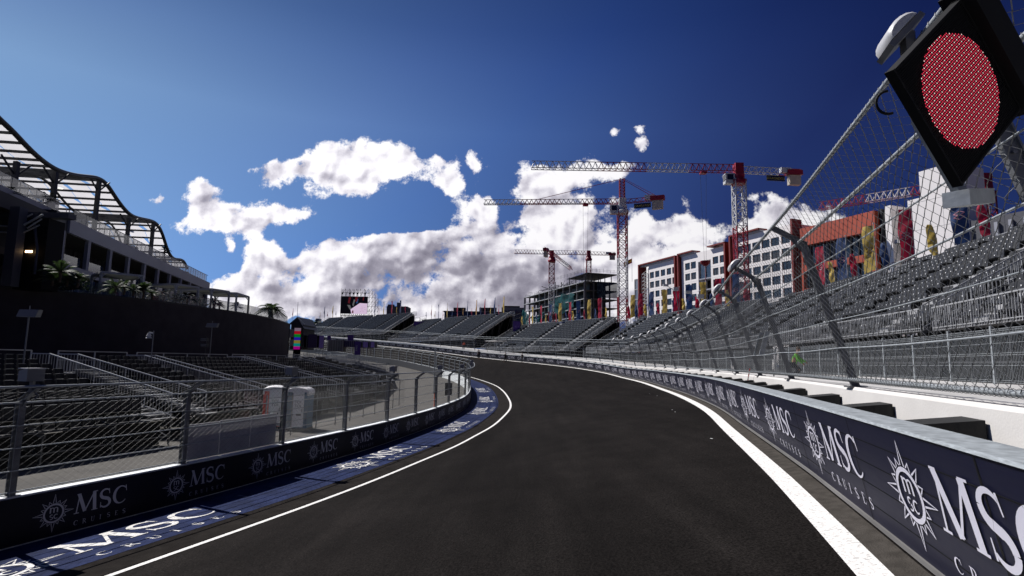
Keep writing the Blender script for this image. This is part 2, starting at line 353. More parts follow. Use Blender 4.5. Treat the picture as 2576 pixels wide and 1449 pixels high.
class MB:
    def __init__(s): s.v = []; s.n = 0; s.f = []; s.mi = []; s.smooth = []
    def add(s, verts, faces, m=0, smooth=False):
        verts = np.asarray(verts, float).reshape(-1, 3)
        s.v.append(verts)
        if isinstance(faces, np.ndarray): s.f.append(faces + s.n); cnt = len(faces)
        else:
            cnt = 0
            by = {}
            for f in faces: by.setdefault(len(f), []).append(f)
            for k, fs in by.items(): s.f.append(np.array(fs) + s.n); s.mi.append(np.full(len(fs), m)); s.smooth.append(np.full(len(fs), smooth))
            s.n += len(verts); return s
        s.mi.append(np.full(cnt, m)); s.smooth.append(np.full(cnt, smooth))
        s.n += len(verts); return s
    def hexa(s, p, m=0): return s.add(p, BOXF, m)
    def box(s, c, size, m=0, ax=None):
        c = V3(c); h = V3(size) / 2
        ax = np.eye(3) if ax is None else np.array(ax, float)
        P = [c + ax[0]*h[0]*a + ax[1]*h[1]*b + ax[2]*h[2]*d for d in (-1, 1) for a, b in ((-1,-1),(1,-1),(1,1),(-1,1))]
        return s.add(P, BOXF, m)
    def bar(s, p, q, w, h=None, up=ZUP, m=0):
        p, q = V3(p), V3(q); h = h or w; d = q - p; L = np.linalg.norm(d)
        if L < 1e-6: return s
        d /= L; x = np.cross(d, up)
        if np.linalg.norm(x) < 1e-3: x = np.cross(d, (1, 0, 0))
        x = unit(x); y = np.cross(x, d)
        return s.box((p+q)/2, (w, L, h), m, (x, d, y))
    def tube(s, pts, r, n=6, m=0, cap=True):
        P = np.asarray(pts, float); k = len(P)
        Tn = np.gradient(P, axis=0) if k > 2 else np.array([P[1]-P[0]]*2)
        R = r if hasattr(r, '__len__') else [r]*k
        V = []; x = None
        for i in range(k):
            t = unit(Tn[i])
            if x is None:
                x = np.cross(t, ZUP)
                if np.linalg.norm(x) < 1e-3: x = V3((1, 0, 0))
            x = unit(x - t*np.dot(x, t)); y = np.cross(t, x)
            for j in range(n):
                a = 2*math.pi*j/n; V.append(P[i] + R[i]*(math.cos(a)*x + math.sin(a)*y))
        Fq = [[i*n+j, i*n+(j+1) % n, (i+1)*n+(j+1) % n, (i+1)*n+j] for i in range(k-1) for j in range(n)]
        s.add(V, np.array(Fq), m, True)
        if cap: s.add(V[:n][::-1], [list(range(n))], m); s.add(V[-n:], [list(range(n))], m)
        return s
    def quad(s, a, b, c, d, m=0): return s.add([a, b, c, d], np.array([[0, 1, 2, 3]]), m)
    def poly(s, P, m=0): return s.add(P, [list(range(len(P)))], m)
    def extrude(s, P, vec, m=0):
        P = np.asarray(P, float); n = len(P); vec = V3(vec)
        s.add(np.vstack([P, P+vec]), [list(range(n))[::-1], list(range(n, 2*n))] + [[i, (i+1) % n, (i+1) % n+n, i+n] for i in range(n)], m)
        return s
    def grid(s, P, m=0, smooth=False, closed=False):
        P = np.asarray(P, float); a, b = P.shape[:2]; 
        bb = b if closed else b-1
        F = [[i*b+j, i*b+(j+1) % b, (i+1)*b+(j+1) % b, (i+1)*b+j] for i in range(a-1) for j in range(bb)]
        return s.add(P.reshape(-1, 3), np.array(F), m, smooth)
    def sweep(s, path_pts, prof, m=0, closed=True, caps=True):   # prof(i) -> list of points for station i
        G = np.array([prof(i) for i in range(len(path_pts))])
        s.grid(G, m, closed=closed)
        if caps and closed:
            s.poly(G[0][::-1], m); s.poly(G[-1], m)
        return s
    def cyl(s, c, r, h, n=12, m=0, r2=None):
        c = V3(c); return s.tube([c, c+V3((0, 0, h))], [r, r if r2 is None else r2], n, m)
    def mesh(s, name, mats, origin=None):
        V = np.vstack(s.v) if s.v else np.zeros((0, 3))
        if origin is not None: V = V - V3(origin)
        me = bpy.data.meshes.new(name)
        cnt = sum(len(f) for f in s.f); loops = np.concatenate([f.ravel() for f in s.f]) if s.f else np.zeros(0, int)
        tot = np.concatenate([np.full(len(f), f.shape[1]) for f in s.f]) if s.f else np.zeros(0, int)
        me.vertices.add(len(V)); me.vertices.foreach_set('co', V.astype(np.float32).ravel())
        me.loops.add(len(loops)); me.loops.foreach_set('vertex_index', loops.astype(np.int32))
        me.polygons.add(cnt)
        st = np.r_[0, np.cumsum(tot)[:-1]] if cnt else tot
        me.polygons.foreach_set('loop_start', st.astype(np.int32)); me.polygons.foreach_set('loop_total', tot.astype(np.int32))
        me.polygons.foreach_set('material_index', np.concatenate(s.mi).astype(np.int32))
        me.polygons.foreach_set('use_smooth', np.concatenate(s.smooth).astype(bool))
        for m in (mats if isinstance(mats, (list, tuple)) else [mats]): me.materials.append(MT[m])
        me.update(calc_edges=True); me.validate()
        return me
    def obj(s, name, mats, parent=None, origin=None, local=False):
        o_at = V3((0, 0, 0)) if origin is None else V3(origin)
        if parent is not None and not local:
            me = s.mesh(name, mats, V3(parent.get('_o', (0, 0, 0))))
            o = bpy.data.objects.new(name, me); o.parent = parent; o['_o'] = list(parent.get('_o', (0, 0, 0)))
        else:
            me = s.mesh(name, mats, o_at if not local else None)
            o = bpy.data.objects.new(name, me); o.location = o_at; o['_o'] = list(o_at)
            if parent is not None: o.parent = parent
        COL.objects.link(o); return o
def label(o, lab, cat, group=None):
    o['label'] = lab; o['category'] = cat
    if group: o['group'] = group
    return o
def thing(name, lab, cat, loc=(0, 0, 0), group=None, rz=0.0):
    o = bpy.data.objects.new(name, None); o.empty_display_size = .3; COL.objects.link(o)
    o.location = [float(x) for x in loc]; o.rotation_euler = (0, 0, rz); o['_o'] = [float(x) for x in loc]
    return label(o, lab, cat, group)
def struct(o): o['kind'] = 'structure'; return o
def inst(me_obj, parent, loc, rz=0.0, name=None):
    c = me_obj.copy(); c.parent = parent; c.location = [float(x) for x in loc]; c.rotation_euler = (0, 0, rz); COL.objects.link(c); return c
def text_mesh(mb, txt, origin, xax, yax, height, m=0, depth=0.0, align='CENTER'):
    cu = bpy.data.curves.new('txt', 'FONT'); cu.body = txt; cu.size = 1; cu.align_x = align; cu.resolution_u = 3
    o = bpy.data.objects.new('txt', cu); COL.objects.link(o)
    me = o.to_mesh(); P = np.array([v.co[:] for v in me.vertices]); Fs = [list(p.vertices) for p in me.polygons]
    o.to_mesh_clear(); bpy.data.objects.remove(o); bpy.data.curves.remove(cu)
    if not len(P): return
    s = height / 0.72
    W = V3(origin) + np.outer(P[:, 0]*s, V3(xax)) + np.outer(P[:, 1]*s, V3(yax))
    mb.add(W, Fs, m)
ORD = ['first','second','third','fourth','fifth','sixth','seventh','eighth','ninth','tenth','eleventh','twelfth','thirteenth','fourteenth','fifteenth','sixteenth','seventeenth','eighteenth','nineteenth','twentieth','twenty first','twenty second','twenty third','twenty fourth','twenty fifth','twenty sixth','twenty seventh','twenty eighth']
# ------------------------------------------------------------------ curves of the circuit
class Path:
    def __init__(s,pts,step=0.5):
        P=np.array(pts,float); n=len(P); out=[]
        for i in range(n-1):
            p0=P[max(i-1,0)];p1=P[i];p2=P[i+1];p3=P[min(i+2,n-1)]
            m=max(2,int(np.linalg.norm(p2-p1)/0.25))
            for k in range(m):
                t=k/m
                out.append(0.5*((2*p1)+(-p0+p2)*t+(2*p0-5*p1+4*p2-p3)*t*t+(-p0+3*p1-3*p2+p3)*t**3))
        out.append(P[-1]); out=np.array(out)
        for _ in range(60): out[1:-1]=out[1:-1]*.5+.25*(out[:-2]+out[2:])
        d=np.r_[0,np.cumsum(np.linalg.norm(np.diff(out[:,:2],axis=0),axis=1))]
        s.L=d[-1]; s.d=d; s.P=out
        T=np.gradient(out[:,:2],d,axis=0); T/=np.linalg.norm(T,axis=1)[:,None]; s.T=T
    def at(s,t,off=0,dz=0):   # off: to the right of travel
        x=np.interp(t,s.d,s.P[:,0]);y=np.interp(t,s.d,s.P[:,1]);z=np.interp(t,s.d,s.P[:,2])
        tx=np.interp(t,s.d,s.T[:,0]);ty=np.interp(t,s.d,s.T[:,1]); l=math.hypot(tx,ty)
        return np.array([x+ty/l*off,y-tx/l*off,z+dz])
    def tan(s,t):
        tx=np.interp(t,s.d,s.T[:,0]);ty=np.interp(t,s.d,s.T[:,1]); l=math.hypot(tx,ty)
        return np.array([tx/l,ty/l,0])
OUT=Path([(-3.0,-16,0),(-0.3,-8,0),(2.05,0,0),(2.95,3.4,0),(4.57,9.5,0),(6.3,16.6,.02),(8.5,25.7,0),(10.7,39,0),(12.4,55,.03),(12.8,67,.08),(12.0,78,.42),(9.5,89,.85),(5.2,99.5,1.3),(0,110,1.75),(-7.4,122,2.4),(-13.5,131,3.1),(-25,147,4.3),(-39.4,164,5.55),(-58,182,7),(-85,204,8.8),(-120,226,10)])
INN=Path([(-17.8,-8,-2.3),(-14.0,0,-2.3),(-10.1,11.8,-2.32),(-8.8,15.7,-2.32),(-7.65,19.6,-2.32),(-6.7,23.6,-2.32),(-5.85,27.1,-2.32),(-5.2,31.2,-2.32),(-4.6,34.5,-2.3),(-4.0,41,-2.3),(-3.55,48,-2.25),(-3.7,56,-2.1),(-4.5,66,-1.75),(-5.9,75,-1.45),(-9.4,88,-1.0),(-14.5,100,-.35),(-21,112,.4),(-30,125,1.1),(-42,140,2.2),(-58,155,3.5),(-80,173,5),(-105,190,6.5)])
# ------------------------------------------------------------------ lettering of the painted and printed emblems
def arc(cx, cy, rx, ry, a0, a1, w0, wm, w1, n=10):
    P = []; W = []
    for i in range(n+1):
        k = i/n; a = math.radians(a0+(a1-a0)*k)
        P.append((cx+rx*math.cos(a), cy+ry*math.sin(a))); W.append(w0+(wm-w0)*math.sin(math.pi*k)**1.0 if k < .5 else w1+(wm-w1)*math.sin(math.pi*k))
    return P, W
def ribbon(out, P, W):
    P = [V3(p) for p in P]; n = len(P); Ls = []
    for i in range(n):
        t = P[min(i+1, n-1)]-P[max(i-1, 0)]; t = t/max(1e-9, np.linalg.norm(t)); nn = V3((-t[1], t[0])); Ls.append((P[i]+nn*W[i]/2, P[i]-nn*W[i]/2))
    for i in range(n-1): out.append([Ls[i][0], Ls[i][1], Ls[i+1][1], Ls[i+1][0]])
def glyph(ch):
    o = []; R = lambda P, *W: ribbon(o, P, list(W) if len(W) > 1 else [W[0]]*len(P))
    def A(*a, **k): ribbon(o, *arc(*a, **k))
    if ch == 'M':
        R([(.10,.02),(.20,.98)], .05); R([(.17,.97),(.47,.04)], .15); R([(.47,.04),(.83,.97)], .055); R([(.83,.98),(.90,.02)], .15)
        R([(.0,.02),(.22,.02)], .045); R([(.76,.02),(1.03,.02)], .045); R([(.08,.98),(.25,.98)], .045); R([(.78,.98),(.98,.98)], .045)
    elif ch == 'S':
        A(.36,.74,.25,.23,35,180,.05,.09,.15); A(.36,.74,.25,.23,180,255,.15,.16,.17,n=6); R([(.30,.52),(.46,.46)], .17)
        A(.38,.25,.25,.23,75,0,.17,.16,.15,n=6); A(.38,.25,.26,.23,0,-150,.15,.10,.05); R([(.55,.98),(.60,.70)], .05, .03); R([(.13,.32),(.14,.03)], .03, .05)
    elif ch == 'C':
        A(.48,.5,.38,.46,48,115,.06,.06,.10,n=6); A(.48,.5,.38,.46,115,245,.10,.17,.10,n=12); A(.48,.5,.38,.46,245,318,.09,.05,.04,n=6)
        R([(.74,.98),(.80,.66)], .06, .03)
    elif ch == 'R':
        R([(.2,.0),(.2,1)], .14); R([(.05,.02),(.36,.02)], .05); R([(.05,.98),(.3,.98)], .05); A(.32,.74,.28,.24,90,-90,.05,.13,.05); R([(.4,.5),(.82,.0)], .13)
    elif ch == 'U':
        R([(.2,1),(.2,.3)], .14); A(.44,.3,.24,.28,180,360,.12,.07,.05); R([(.68,.3),(.68,1)], .06); R([(.06,.98),(.34,.98)], .05); R([(.56,.98),(.82,.98)], .05)
    elif ch == 'I':
        R([(.3,0),(.3,1)], .15); R([(.12,.02),(.48,.02)], .05); R([(.12,.98),(.48,.98)], .05)
    elif ch == 'E':
        R([(.2,0),(.2,1)], .14); R([(.05,.02),(.68,.02)], .05); R([(.05,.98),(.64,.98)], .05); R([(.2,.52),(.5,.52)], .05); R([(.66,.02),(.7,.2)], .05); R([(.62,.98),(.64,.8)], .05)
    elif ch == 'm':
        R([(.12,0),(.12,.95)], .17); A(.34,.62,.22,.28,180,0,.1,.13,.17); R([(.56,.62),(.56,0)], .17); A(.78,.62,.22,.28,180,0,.1,.13,.17); R([(1.0,.62),(1.0,0)], .17); R([(0,.92),(.2,.92)], .12)
    elif ch == 's':
        A(.4,.72,.26,.22,40,250,.1,.15,.16); A(.38,.25,.27,.22,80,-140,.16,.15,.1)
    elif ch == 'c':
        A(.45,.48,.34,.42,45,315,.1,.17,.1, n=12)
    return o
def logo_shapes(full=True):
    o = []
    def put(g, x, y, h, w=None):
        w = w or h
        for q in glyph(g): o.append([(x+p[0]*w, y+p[1]*h) for p in q])
    put('M', .50, -.15, .52, .60); put('S', 1.13, -.15, .52, .50); put('C', 1.52, -.15, .52, .50)
    if full:
        for i, ch in enumerate('CRUISES'): put(ch, .52+i*.222, -.46, .13, .13)
        put('m', -.105, .01, .145, .19); put('s', -.10, -.155, .13, .13); put('c', .0, -.155, .13, .14)
    n = 26 if full else 12
    for i in range(n):
        a, b = 2*math.pi*i/n, 2*math.pi*(i+1)/n
        o.append([(.25*math.cos(a), .25*math.sin(a)), (.25*math.cos(b), .25*math.sin(b)), (.205*math.cos(b), .205*math.sin(b)), (.205*math.cos(a), .205*math.sin(a))])
    for i in range(16):
        a = 2*math.pi*i/16 + math.pi/2; rr = (.50, .34, .42, .34)[i % 4]; da = math.pi/16*.92
        tip = (rr*math.cos(a), rr*math.sin(a)); r0 = .262
        for sgn in (-1, 1):
            p = (r0*math.cos(a+sgn*da), r0*math.sin(a+sgn*da)); q = (r0*math.cos(a+sgn*da*.55), r0*math.sin(a+sgn*da*.55)); t2 = (tip[0]*.93, tip[1]*.93)
            o.append([p, q, t2, tip] if full or i % 2 == 0 else [p, (r0*math.cos(a), r0*math.sin(a)), tip, tip])
    return o
LOGO_F = logo_shapes(True)
LOGO_S = logo_shapes(False)
def logo_mesh(mb, shapes, fn, m=0):
    P = np.array([fn(x, y) for q in shapes for (x, y) in q]); n = len(shapes)
    mb.add(P, np.arange(4*n).reshape(n, 4), m)
# ------------------------------------------------------------------ track surface
TI = np.arange(0, INN.L-2, 1.0)
TO = []
_t = 0.0
for t in TI:
    p = INN.at(t); tt = INN.tan(t); best = None
    for k in np.arange(max(0, _t-3), min(OUT.L, _t+8), .1):
        e = abs(np.dot(OUT.at(k)-p, tt))
        if best is None or e < best[0]: best = (e, k)
    _t = best[1]; TO.append(_t)
TO = np.maximum.accumulate(np.array(TO))
def bz(t): return -.19*min(1, max(0, (92-t)/30))-.07*min(1, max(0, (27-t)/6))
def surf(i, d, dz=0.0):     # i index into TI, d metres from the inner wall (negative: from the outer wall)
    A = INN.at(TI[i]); B = OUT.at(TO[i], .25); B[2] += bz(TO[i]); W = np.linalg.norm((B-A)[:2])
    if d < 0: d = W+d
    d = min(max(d, 0), W); za = A[2]+.04*3.6
    z = A[2]+.04*d if d <= 3.6 else za+(B[2]-za)*(d-3.6)/(W-3.6)
    q = A+(B-A)*(d/W); return V3((q[0], q[1], z+dz))
def strip(name, d0, d1, dz, m, i0=0, i1=None, nsub=1):
    i1 = i1 or len(TI)
    mb = MB(); mb.grid([[surf(i, (d0 if d0 >= 0 else d0)+(d1-d0)*k/nsub, dz) for k in range(nsub, -1, -1)] for i in range(i0, i1)])
    return struct(mb.obj(name, m))
mb = MB()
mb.grid([[surf(i, x) if x < 90 else surf(i, -0.0001) for x in (90, )] + [surf(i, 3.6+(np.linalg.norm((OUT.at(TO[i])-INN.at(TI[i]))[:2])-3.6)*k/6) for k in (5, 4, 3, 2, 1, 0)] + [surf(i, 0)] for i in range(len(TI))])
struct(mb.obj('road', 'asphalt'))
strip('track_apron', 0.02, 3.45, .005, 'asphalt_apron')
strip('track_edge', -.32, -.03, .005, 'asphalt_edge')
BL = strip('painted_runoff', 0.06, 2.55, .010, 'blue_paint', 2, 120)
strip('track_line', 3.52, 3.68, .010, 'white_paint')
strip('track_line', -.60, -.31, .010, 'white_paint')
for k, t0 in enumerate((20.6, 32.2, 43.4, 54, 64.5, 75)):
    mb = MB()
    def fn(x, y, t0=t0):
        tt = t0+x*2.5; i = int(tt); f = tt-i; d = 1.52-y*1.85
        return surf(i, d, .016)*(1-f)+surf(i+1, d, .016)*f
    logo_mesh(mb, LOGO_F, fn)
    o = mb.obj('painted_emblem', 'white_paint', BL)
# terrain
mb = MB(); R0 = 2600
mb.quad((-R0, -R0, -3.4), (R0, -R0, -3.4), (R0, R0, -3.4), (-R0, R0, -3.4)); struct(mb.obj('ground', 'soil'))
mb = MB(); rows = []
for t in np.arange(0, INN.L-1, 2.0):
    rows.append([INN.at(t, -.3, -.02), INN.at(t, -14, -.02), INN.at(t, -17, -.05), INN.at(t, -26, -.1)])
mb.grid(rows); struct(mb.obj('infield_ground', 'paving'))
mb = MB(); rows = []
for t in np.arange(0, OUT.L-1, 3.0):
    rows.append([OUT.at(t, 60, -3.3 if t < 100 else -1.5), OUT.at(t, 22, -.6), OUT.at(t, 9.5, .4), OUT.at(t, 8.2, 1.0)])
mb.grid(rows); struct(mb.obj('outfield_ground', 'soil'))
mb = MB(); rows = []
for t in np.arange(0, OUT.L-1, 1.5):
    rows.append([OUT.at(t, 8.2, .2), OUT.at(t, 8.2, 1.12), OUT.at(t, 5.0, 1.10), OUT.at(t, 1.62, 1.10), OUT.at(t, 1.62, .2)])
mb.grid(rows); struct(mb.obj('service_pavement', 'slab'))
# loose scraps on the road surface
mb = MB()
for px, py in ((1637, 988), (1652, 995), (1693, 1034), (1700, 1037), (1805, 1100), (1843, 1102)):
    d_ = ray(px, py); best = min(((abs((surf(i, dd)-EYE)[0]*d_[1]-(surf(i, dd)-EYE)[1]*d_[0])+abs((surf(i, dd)-EYE)[2]*d_[1]-(surf(i, dd)-EYE)[1]*d_[2]), i, dd) for i in range(22, 70, 1) for dd in np.arange(8, 16, .5)))
    c = surf(best[1], best[2], .02)
    mb.poly([c+V3((.035*math.cos(k*1.05), .06*math.sin(k*1.05), .004)) for k in range(6)])
o = mb.obj('debris', 'glint_scrap_white'); o['kind'] = 'stuff'
# ------------------------------------------------------------------ outer steel barrier with foam blocks and concrete wall
TMAX = 292.0
ts = np.r_[np.arange(10, 60, .5), np.arange(60, TMAX, 1.0)]
T0 = thing('steel_barrier', 'long low steel barrier with dark sponsor banner curving along the outer edge of the track', 'barrier', OUT.at(26))
LEAN = .25
def wall_pt(t, h, off=0.0): zb = .03+bz(t); return OUT.at(t, LEAN*(1-h)+off, zb+(1-zb)*h)
mb = MB(); mb.sweep(ts, lambda i: [wall_pt(ts[i], 0, .0), wall_pt(ts[i], 1.0, .0), wall_pt(ts[i], 1.0, .10), wall_pt(ts[i], 0, .10)][::-1])
mb.obj('banner', 'banner', T0)
mb = MB(); mb.sweep(ts, lambda i: [OUT.at(ts[i], -.012, .985), OUT.at(ts[i], .0, 1.012), OUT.at(ts[i], .40, 1.012), OUT.at(ts[i], .40, .70), OUT.at(ts[i], .37, .70), OUT.at(ts[i], .37, .985)][::-1])
mb.obj('steel_cap', 'galv_cap', T0)
mb = MB(); mb.sweep(ts, lambda i: [wall_pt(ts[i], 0, -.035), OUT.at(ts[i], LEAN-.035, .075+bz(ts[i])), OUT.at(ts[i], LEAN, .075+bz(ts[i])), wall_pt(ts[i], 0, .0)][::-1])
mb.obj('kick_strip', 'concrete_dark', T0)
mb = MB()   # horizontal tube seams pressed into the banner and panel joints
for h in (.2, .4, .6, .8):
    mb.sweep(ts, lambda i: [wall_pt(ts[i], h-.004, -.004), wall_pt(ts[i], h+.004, -.004), wall_pt(ts[i], h+.004, .0), wall_pt(ts[i], h-.004, .0)][::-1])
for t in np.arange(12, 200, 3.0):
    mb.quad(wall_pt(t, .02, -.006), wall_pt(t+.02, .02, -.006), wall_pt(t+.02, .985, -.006), wall_pt(t, .985, -.006))
mb.obj('seam', 'black', T0)
LS = 3.62
for k in range(72):
    t0 = 22.6+LS*k
    if t0 > 284: break
    mb = MB()
    logo_mesh(mb, LOGO_F if t0 < 90 else LOGO_S, lambda x, y: wall_pt(t0-x*1.17-.1, .52+y*.80, -.009))
    mb.obj('banner_emblem', 'vinyl_white', T0)
# foam blocks, one thing each
FB = MB(); prof = [(-.30,.10),(-.27,.95),(.27,.95),(.30,.10)]
FB.hexa([(-.32,0,0),(.32,0,0),(.32,.78,0),(-.32,.78,0),(-.26,0,.88),(.26,0,.88),(.26,.78,.97),(-.26,.78,.97)])
FB_me = FB.mesh('foam_block', 'rubber')
k = 0
for t in np.arange(21.2, 130, 2.6):
    p = OUT.at(t, .41, .06); tn = OUT.tan(t); o = bpy.data.objects.new('foam_block', FB_me); COL.objects.link(o)
    o.location = p; o.rotation_euler = (0, 0, math.atan2(tn[1], tn[0])-math.pi)
    lab = 'black foam crash block wedged between the steel barrier and the white concrete wall'
    if k < 4: lab = ['nearest large black foam crash block behind the steel barrier, at the frame edge', 'second black foam crash block from the camera, behind the steel barrier', 'third black foam crash block from the camera, behind the steel barrier', 'fourth black foam crash block from the camera, behind the steel barrier'][k]
    label(o, lab, 'foam block', 'foam blocks behind the steel barrier'); k += 1
# concrete wall
T1 = thing('concrete_wall', 'white concrete wall behind the steel barrier carrying the tall outer catch fence', 'wall', OUT.at(26, 1.2))
mb = MB(); mb.sweep(ts, lambda i: [OUT.at(ts[i], 1.12, .0), OUT.at(ts[i], 1.12, .25), OUT.at(ts[i], 1.20, .42), OUT.at(ts[i], 1.23, 1.15), OUT.at(ts[i], 1.27, 1.20), OUT.at(ts[i], 1.56, 1.20), OUT.at(ts[i], 1.60, 1.15), OUT.at(ts[i], 1.60, .0)][::-1])
mb.obj('wall_body', 'concrete', T1)
for t in (24.6, 29.6, 34.6, 39.6, 44.6):   # bolted lifting plates
    tn = OUT.tan(t); c = OUT.at(t, 1.18, .80); mb = MB(); nr = V3((tn[1], -tn[0], 0))
    mb.box(c-nr*.01, (.26, .025, .30), 0, (tn, nr, ZUP))
    for s_ in (-.06, .06): mb.tube([c-nr*.02+tn*s_+ZUP*.02, c-nr*.06+tn*s_+ZUP*.02], .022, 8)
    mb.obj('bolted_plate', 'galv', T1)
    mb = MB(); mb.tube([c-nr*.05+tn*.10*math.cos(a)-ZUP*(.16+.07*math.sin(a)) for a in np.linspace(0, math.pi, 9)], .022, 6); mb.obj('hook', 'galv', T1)
# ------------------------------------------------------------------ outer catch fence
T2 = thing('catch_fence', 'tall outer catch fence of steel posts, cables and wire mesh leaning over the track', 'fence', OUT.at(26, 1.4, 1.2))
PB, PE, PT = (1.34, 1.20), (.56, 3.88), (.03, 4.20)
post_t = [21.7] + list(np.arange(28.3, 285, 5.15))
cant = .10     # rounded cross direction
def fp(t, o): return OUT.at(t, o[0], o[1])
def lerp2(a, b, k): return (a[0]+(b[0]-a[0])*k, a[1]+(b[1]-a[1])*k)
def ibeam(mb, p, q, side, w, h):     # web with two flanges; side = along-track axis
    d = unit(q-p); n_ = unit(np.cross(side, d)); L_ = np.linalg.norm(q-p); c = (p+q)/2
    mb.box(c, (.012, L_, h*.8), 0, (side, d, n_))
    for sg in (-1, 1): mb.box(c+n_*sg*h/2, (w, L_, .014), 0, (side, d, n_))
for k, t in enumerate(post_t):
    mb = MB(); tn = OUT.tan(t)
    b, e, tp = fp(t, PB), fp(t, PE), fp(t, PT)
    if t < 75:
        ibeam(mb, b, e, tn, .08, .12); ibeam(mb, e+(e-tp)*.08, tp, tn, .07, .08)
        n_ = unit(np.cross(tn, e-b))
        mb.extrude([e+tn*.01, e-unit(e-b)*.32+tn*.01, e+unit(tp-e)*.34+tn*.01], tn*-.02)
        mb.box(b+ZUP*.0, (.34, .30, .03), 0, (tn, unit(np.cross(ZUP, tn)), ZUP))
        if t < 45:
            for j in range(7):
                c = b+(e-b)*(.12+.11*j)
                for sg in (-1, 1): mb.tube([c+tn*sg*.012, c+tn*sg*.035], .016, 6)
    else:
        mb.bar(b, e, .09, .09, tn); mb.bar(e, tp, .08, .08, tn)
    mb.obj('post', 'galv_dark' , T2)
def rail(o, r, name, t0=14., t1=285., step=1.0, m='galv', sag=0.0, n=6):
    tt = np.arange(t0, t1, step); mb = MB()
    def sg(t):
        if not sag: return 0.
        j = np.searchsorted(post_t, t); 
        if j == 0 or j >= len(post_t): return 0.
        k = (t-post_t[j-1])/(post_t[j]-post_t[j-1]); return -sag*4*k*(1-k)
    mb.tube([fp(t, o)+ZUP*sg(t) for t in tt], r, n); return mb.obj(name, m, T2)
rail((PT[0], PT[1]), .025, 'top_rail', n=8)
rail((PE[0]-.09, PE[1]), .025, 'elbow_rail', n=8)
rail((PB[0]-.10, PB[1]+.13), .036, 'bottom_rail', n=8)
for k_ in (.80, .62, .44, .26):
    o_ = lerp2(PB, PE, k_); rail((o_[0]-.10, o_[1]), .010 if k_ in (.8, .44) else .013, 'cable', sag=.03, n=5)
def wires(mb, prof_pts, t0, t1, cell, r, path, nn_len):
    # zigzag chain link wires running up the profile
    P = [V3((p[0], p[1])) for p in prof_pts]; seg = [np.linalg.norm(P[i+1]-P[i]) for i in range(len(P)-1)]; Lp = sum(seg)
    nn = int(Lp/nn_len); S = np.linspace(0, Lp, nn+1); cum = np.r_[0, np.cumsum(seg)]
    offs = np.interp(S, cum, [p[0] for p in P]); zs = np.interp(S, cum, [p[1] for p in P])
    base_t = np.arange(t0, t1, cell); nw = len(base_t)
    zig = ((np.arange(nn+1)[None, :]+np.arange(nw)[:, None]) % 2)*1.0
    tt = base_t[:, None]+zig*cell*1.04 - .02*cell
    hook = np.where(zig > 0, 1, -1)*r*.9
    x = np.interp(tt, path.d, path.P[:, 0]); y = np.interp(tt, path.d, path.P[:, 1]); z = np.interp(tt, path.d, path.P[:, 2])
    tx = np.interp(tt, path.d, path.T[:, 0]); ty = np.interp(tt, path.d, path.T[:, 1]); l = np.hypot(tx, ty); tx /= l; ty /= l
    off = offs[None, :]+hook
    C = np.stack([x+ty*off, y-tx*off, z+zs[None, :]], -1)
    T_ = np.stack([tx, ty, np.zeros_like(tx)], -1); N_ = np.stack([ty, -tx, np.zeros_like(tx)], -1)
    ring = [C+T_*r*1.15, C-T_*r*.58+N_*r, C-T_*r*.58-N_*r]
    V = np.stack(ring, 2)      # nw, nn+1, 3, 3
    V = V.reshape(nw*(nn+1)*3, 3)
    idx = np.arange(nw*(nn+1)*3).reshape(nw, nn+1, 3)
    F = []
    for j in range(3):
        j2 = (j+1) % 3
        F.append(np.stack([idx[:, :-1, j], idx[:, :-1, j2], idx[:, 1:, j2], idx[:, 1:, j]], -1).reshape(-1, 4))
    mb.add(V, np.concatenate(F), 0)
MP = [(PB[0]-.13, PB[1]+.12), (PE[0]-.13, PE[1]), (PT[0], PT[1]-.02)]
mb = MB(); wires(mb, MP, 15, 48, .110, .0042, OUT, .070); mb.obj('wire_mesh', 'wire', T2)
mb = MB(); wires(mb, MP, 48, 90, .15, .0052, OUT, .085); mb.obj('wire_mesh', 'wire', T2)
mb = MB(); wires(mb, MP, 90, 285, .30, .007, OUT, .21); mb.obj('wire_mesh', 'wire', T2)
# wire ties spiralling round the rails and along the posts
def helix(mb, pts, R, r, pitch, n=8):
    P = np.asarray(pts); d = np.r_[0, np.cumsum(np.linalg.norm(np.diff(P, axis=0), axis=1))]
    S = np.arange(0, d[-1], pitch/n); C = np.stack([np.interp(S, d, P[:, i]) for i in range(3)], 1)
    t = unit(P[-1]-P[0]); a = unit(np.cross(t, ZUP)); b = np.cross(t, a); ph = S/pitch*2*math.pi
    mb.tube(C+R*(np.cos(ph)[:, None]*a+np.sin(ph)[:, None]*b), r, 4, cap=False)
mb = MB()
for t in np.arange(15.5, 45, 1.5):
    for o_, R_, pt_ in ((PT, .032, .125), ((PE[0]-.09, PE[1]), .032, .25), ((PB[0]-.10, PB[1]+.13), .046, .10)):
        helix(mb, [fp(t, o_), fp(t+1.5, o_)], R_, .0035, pt_)
for t in post_t[:6]:
    for k in range(1): helix(mb, [fp(t-.10, (PB[0]-.18, PB[1]+.2)), fp(t-.10, (PE[0]-.18, PE[1]-.1))], .07, .0035, .22)
mb.obj('wire_tie', 'wire', T2)
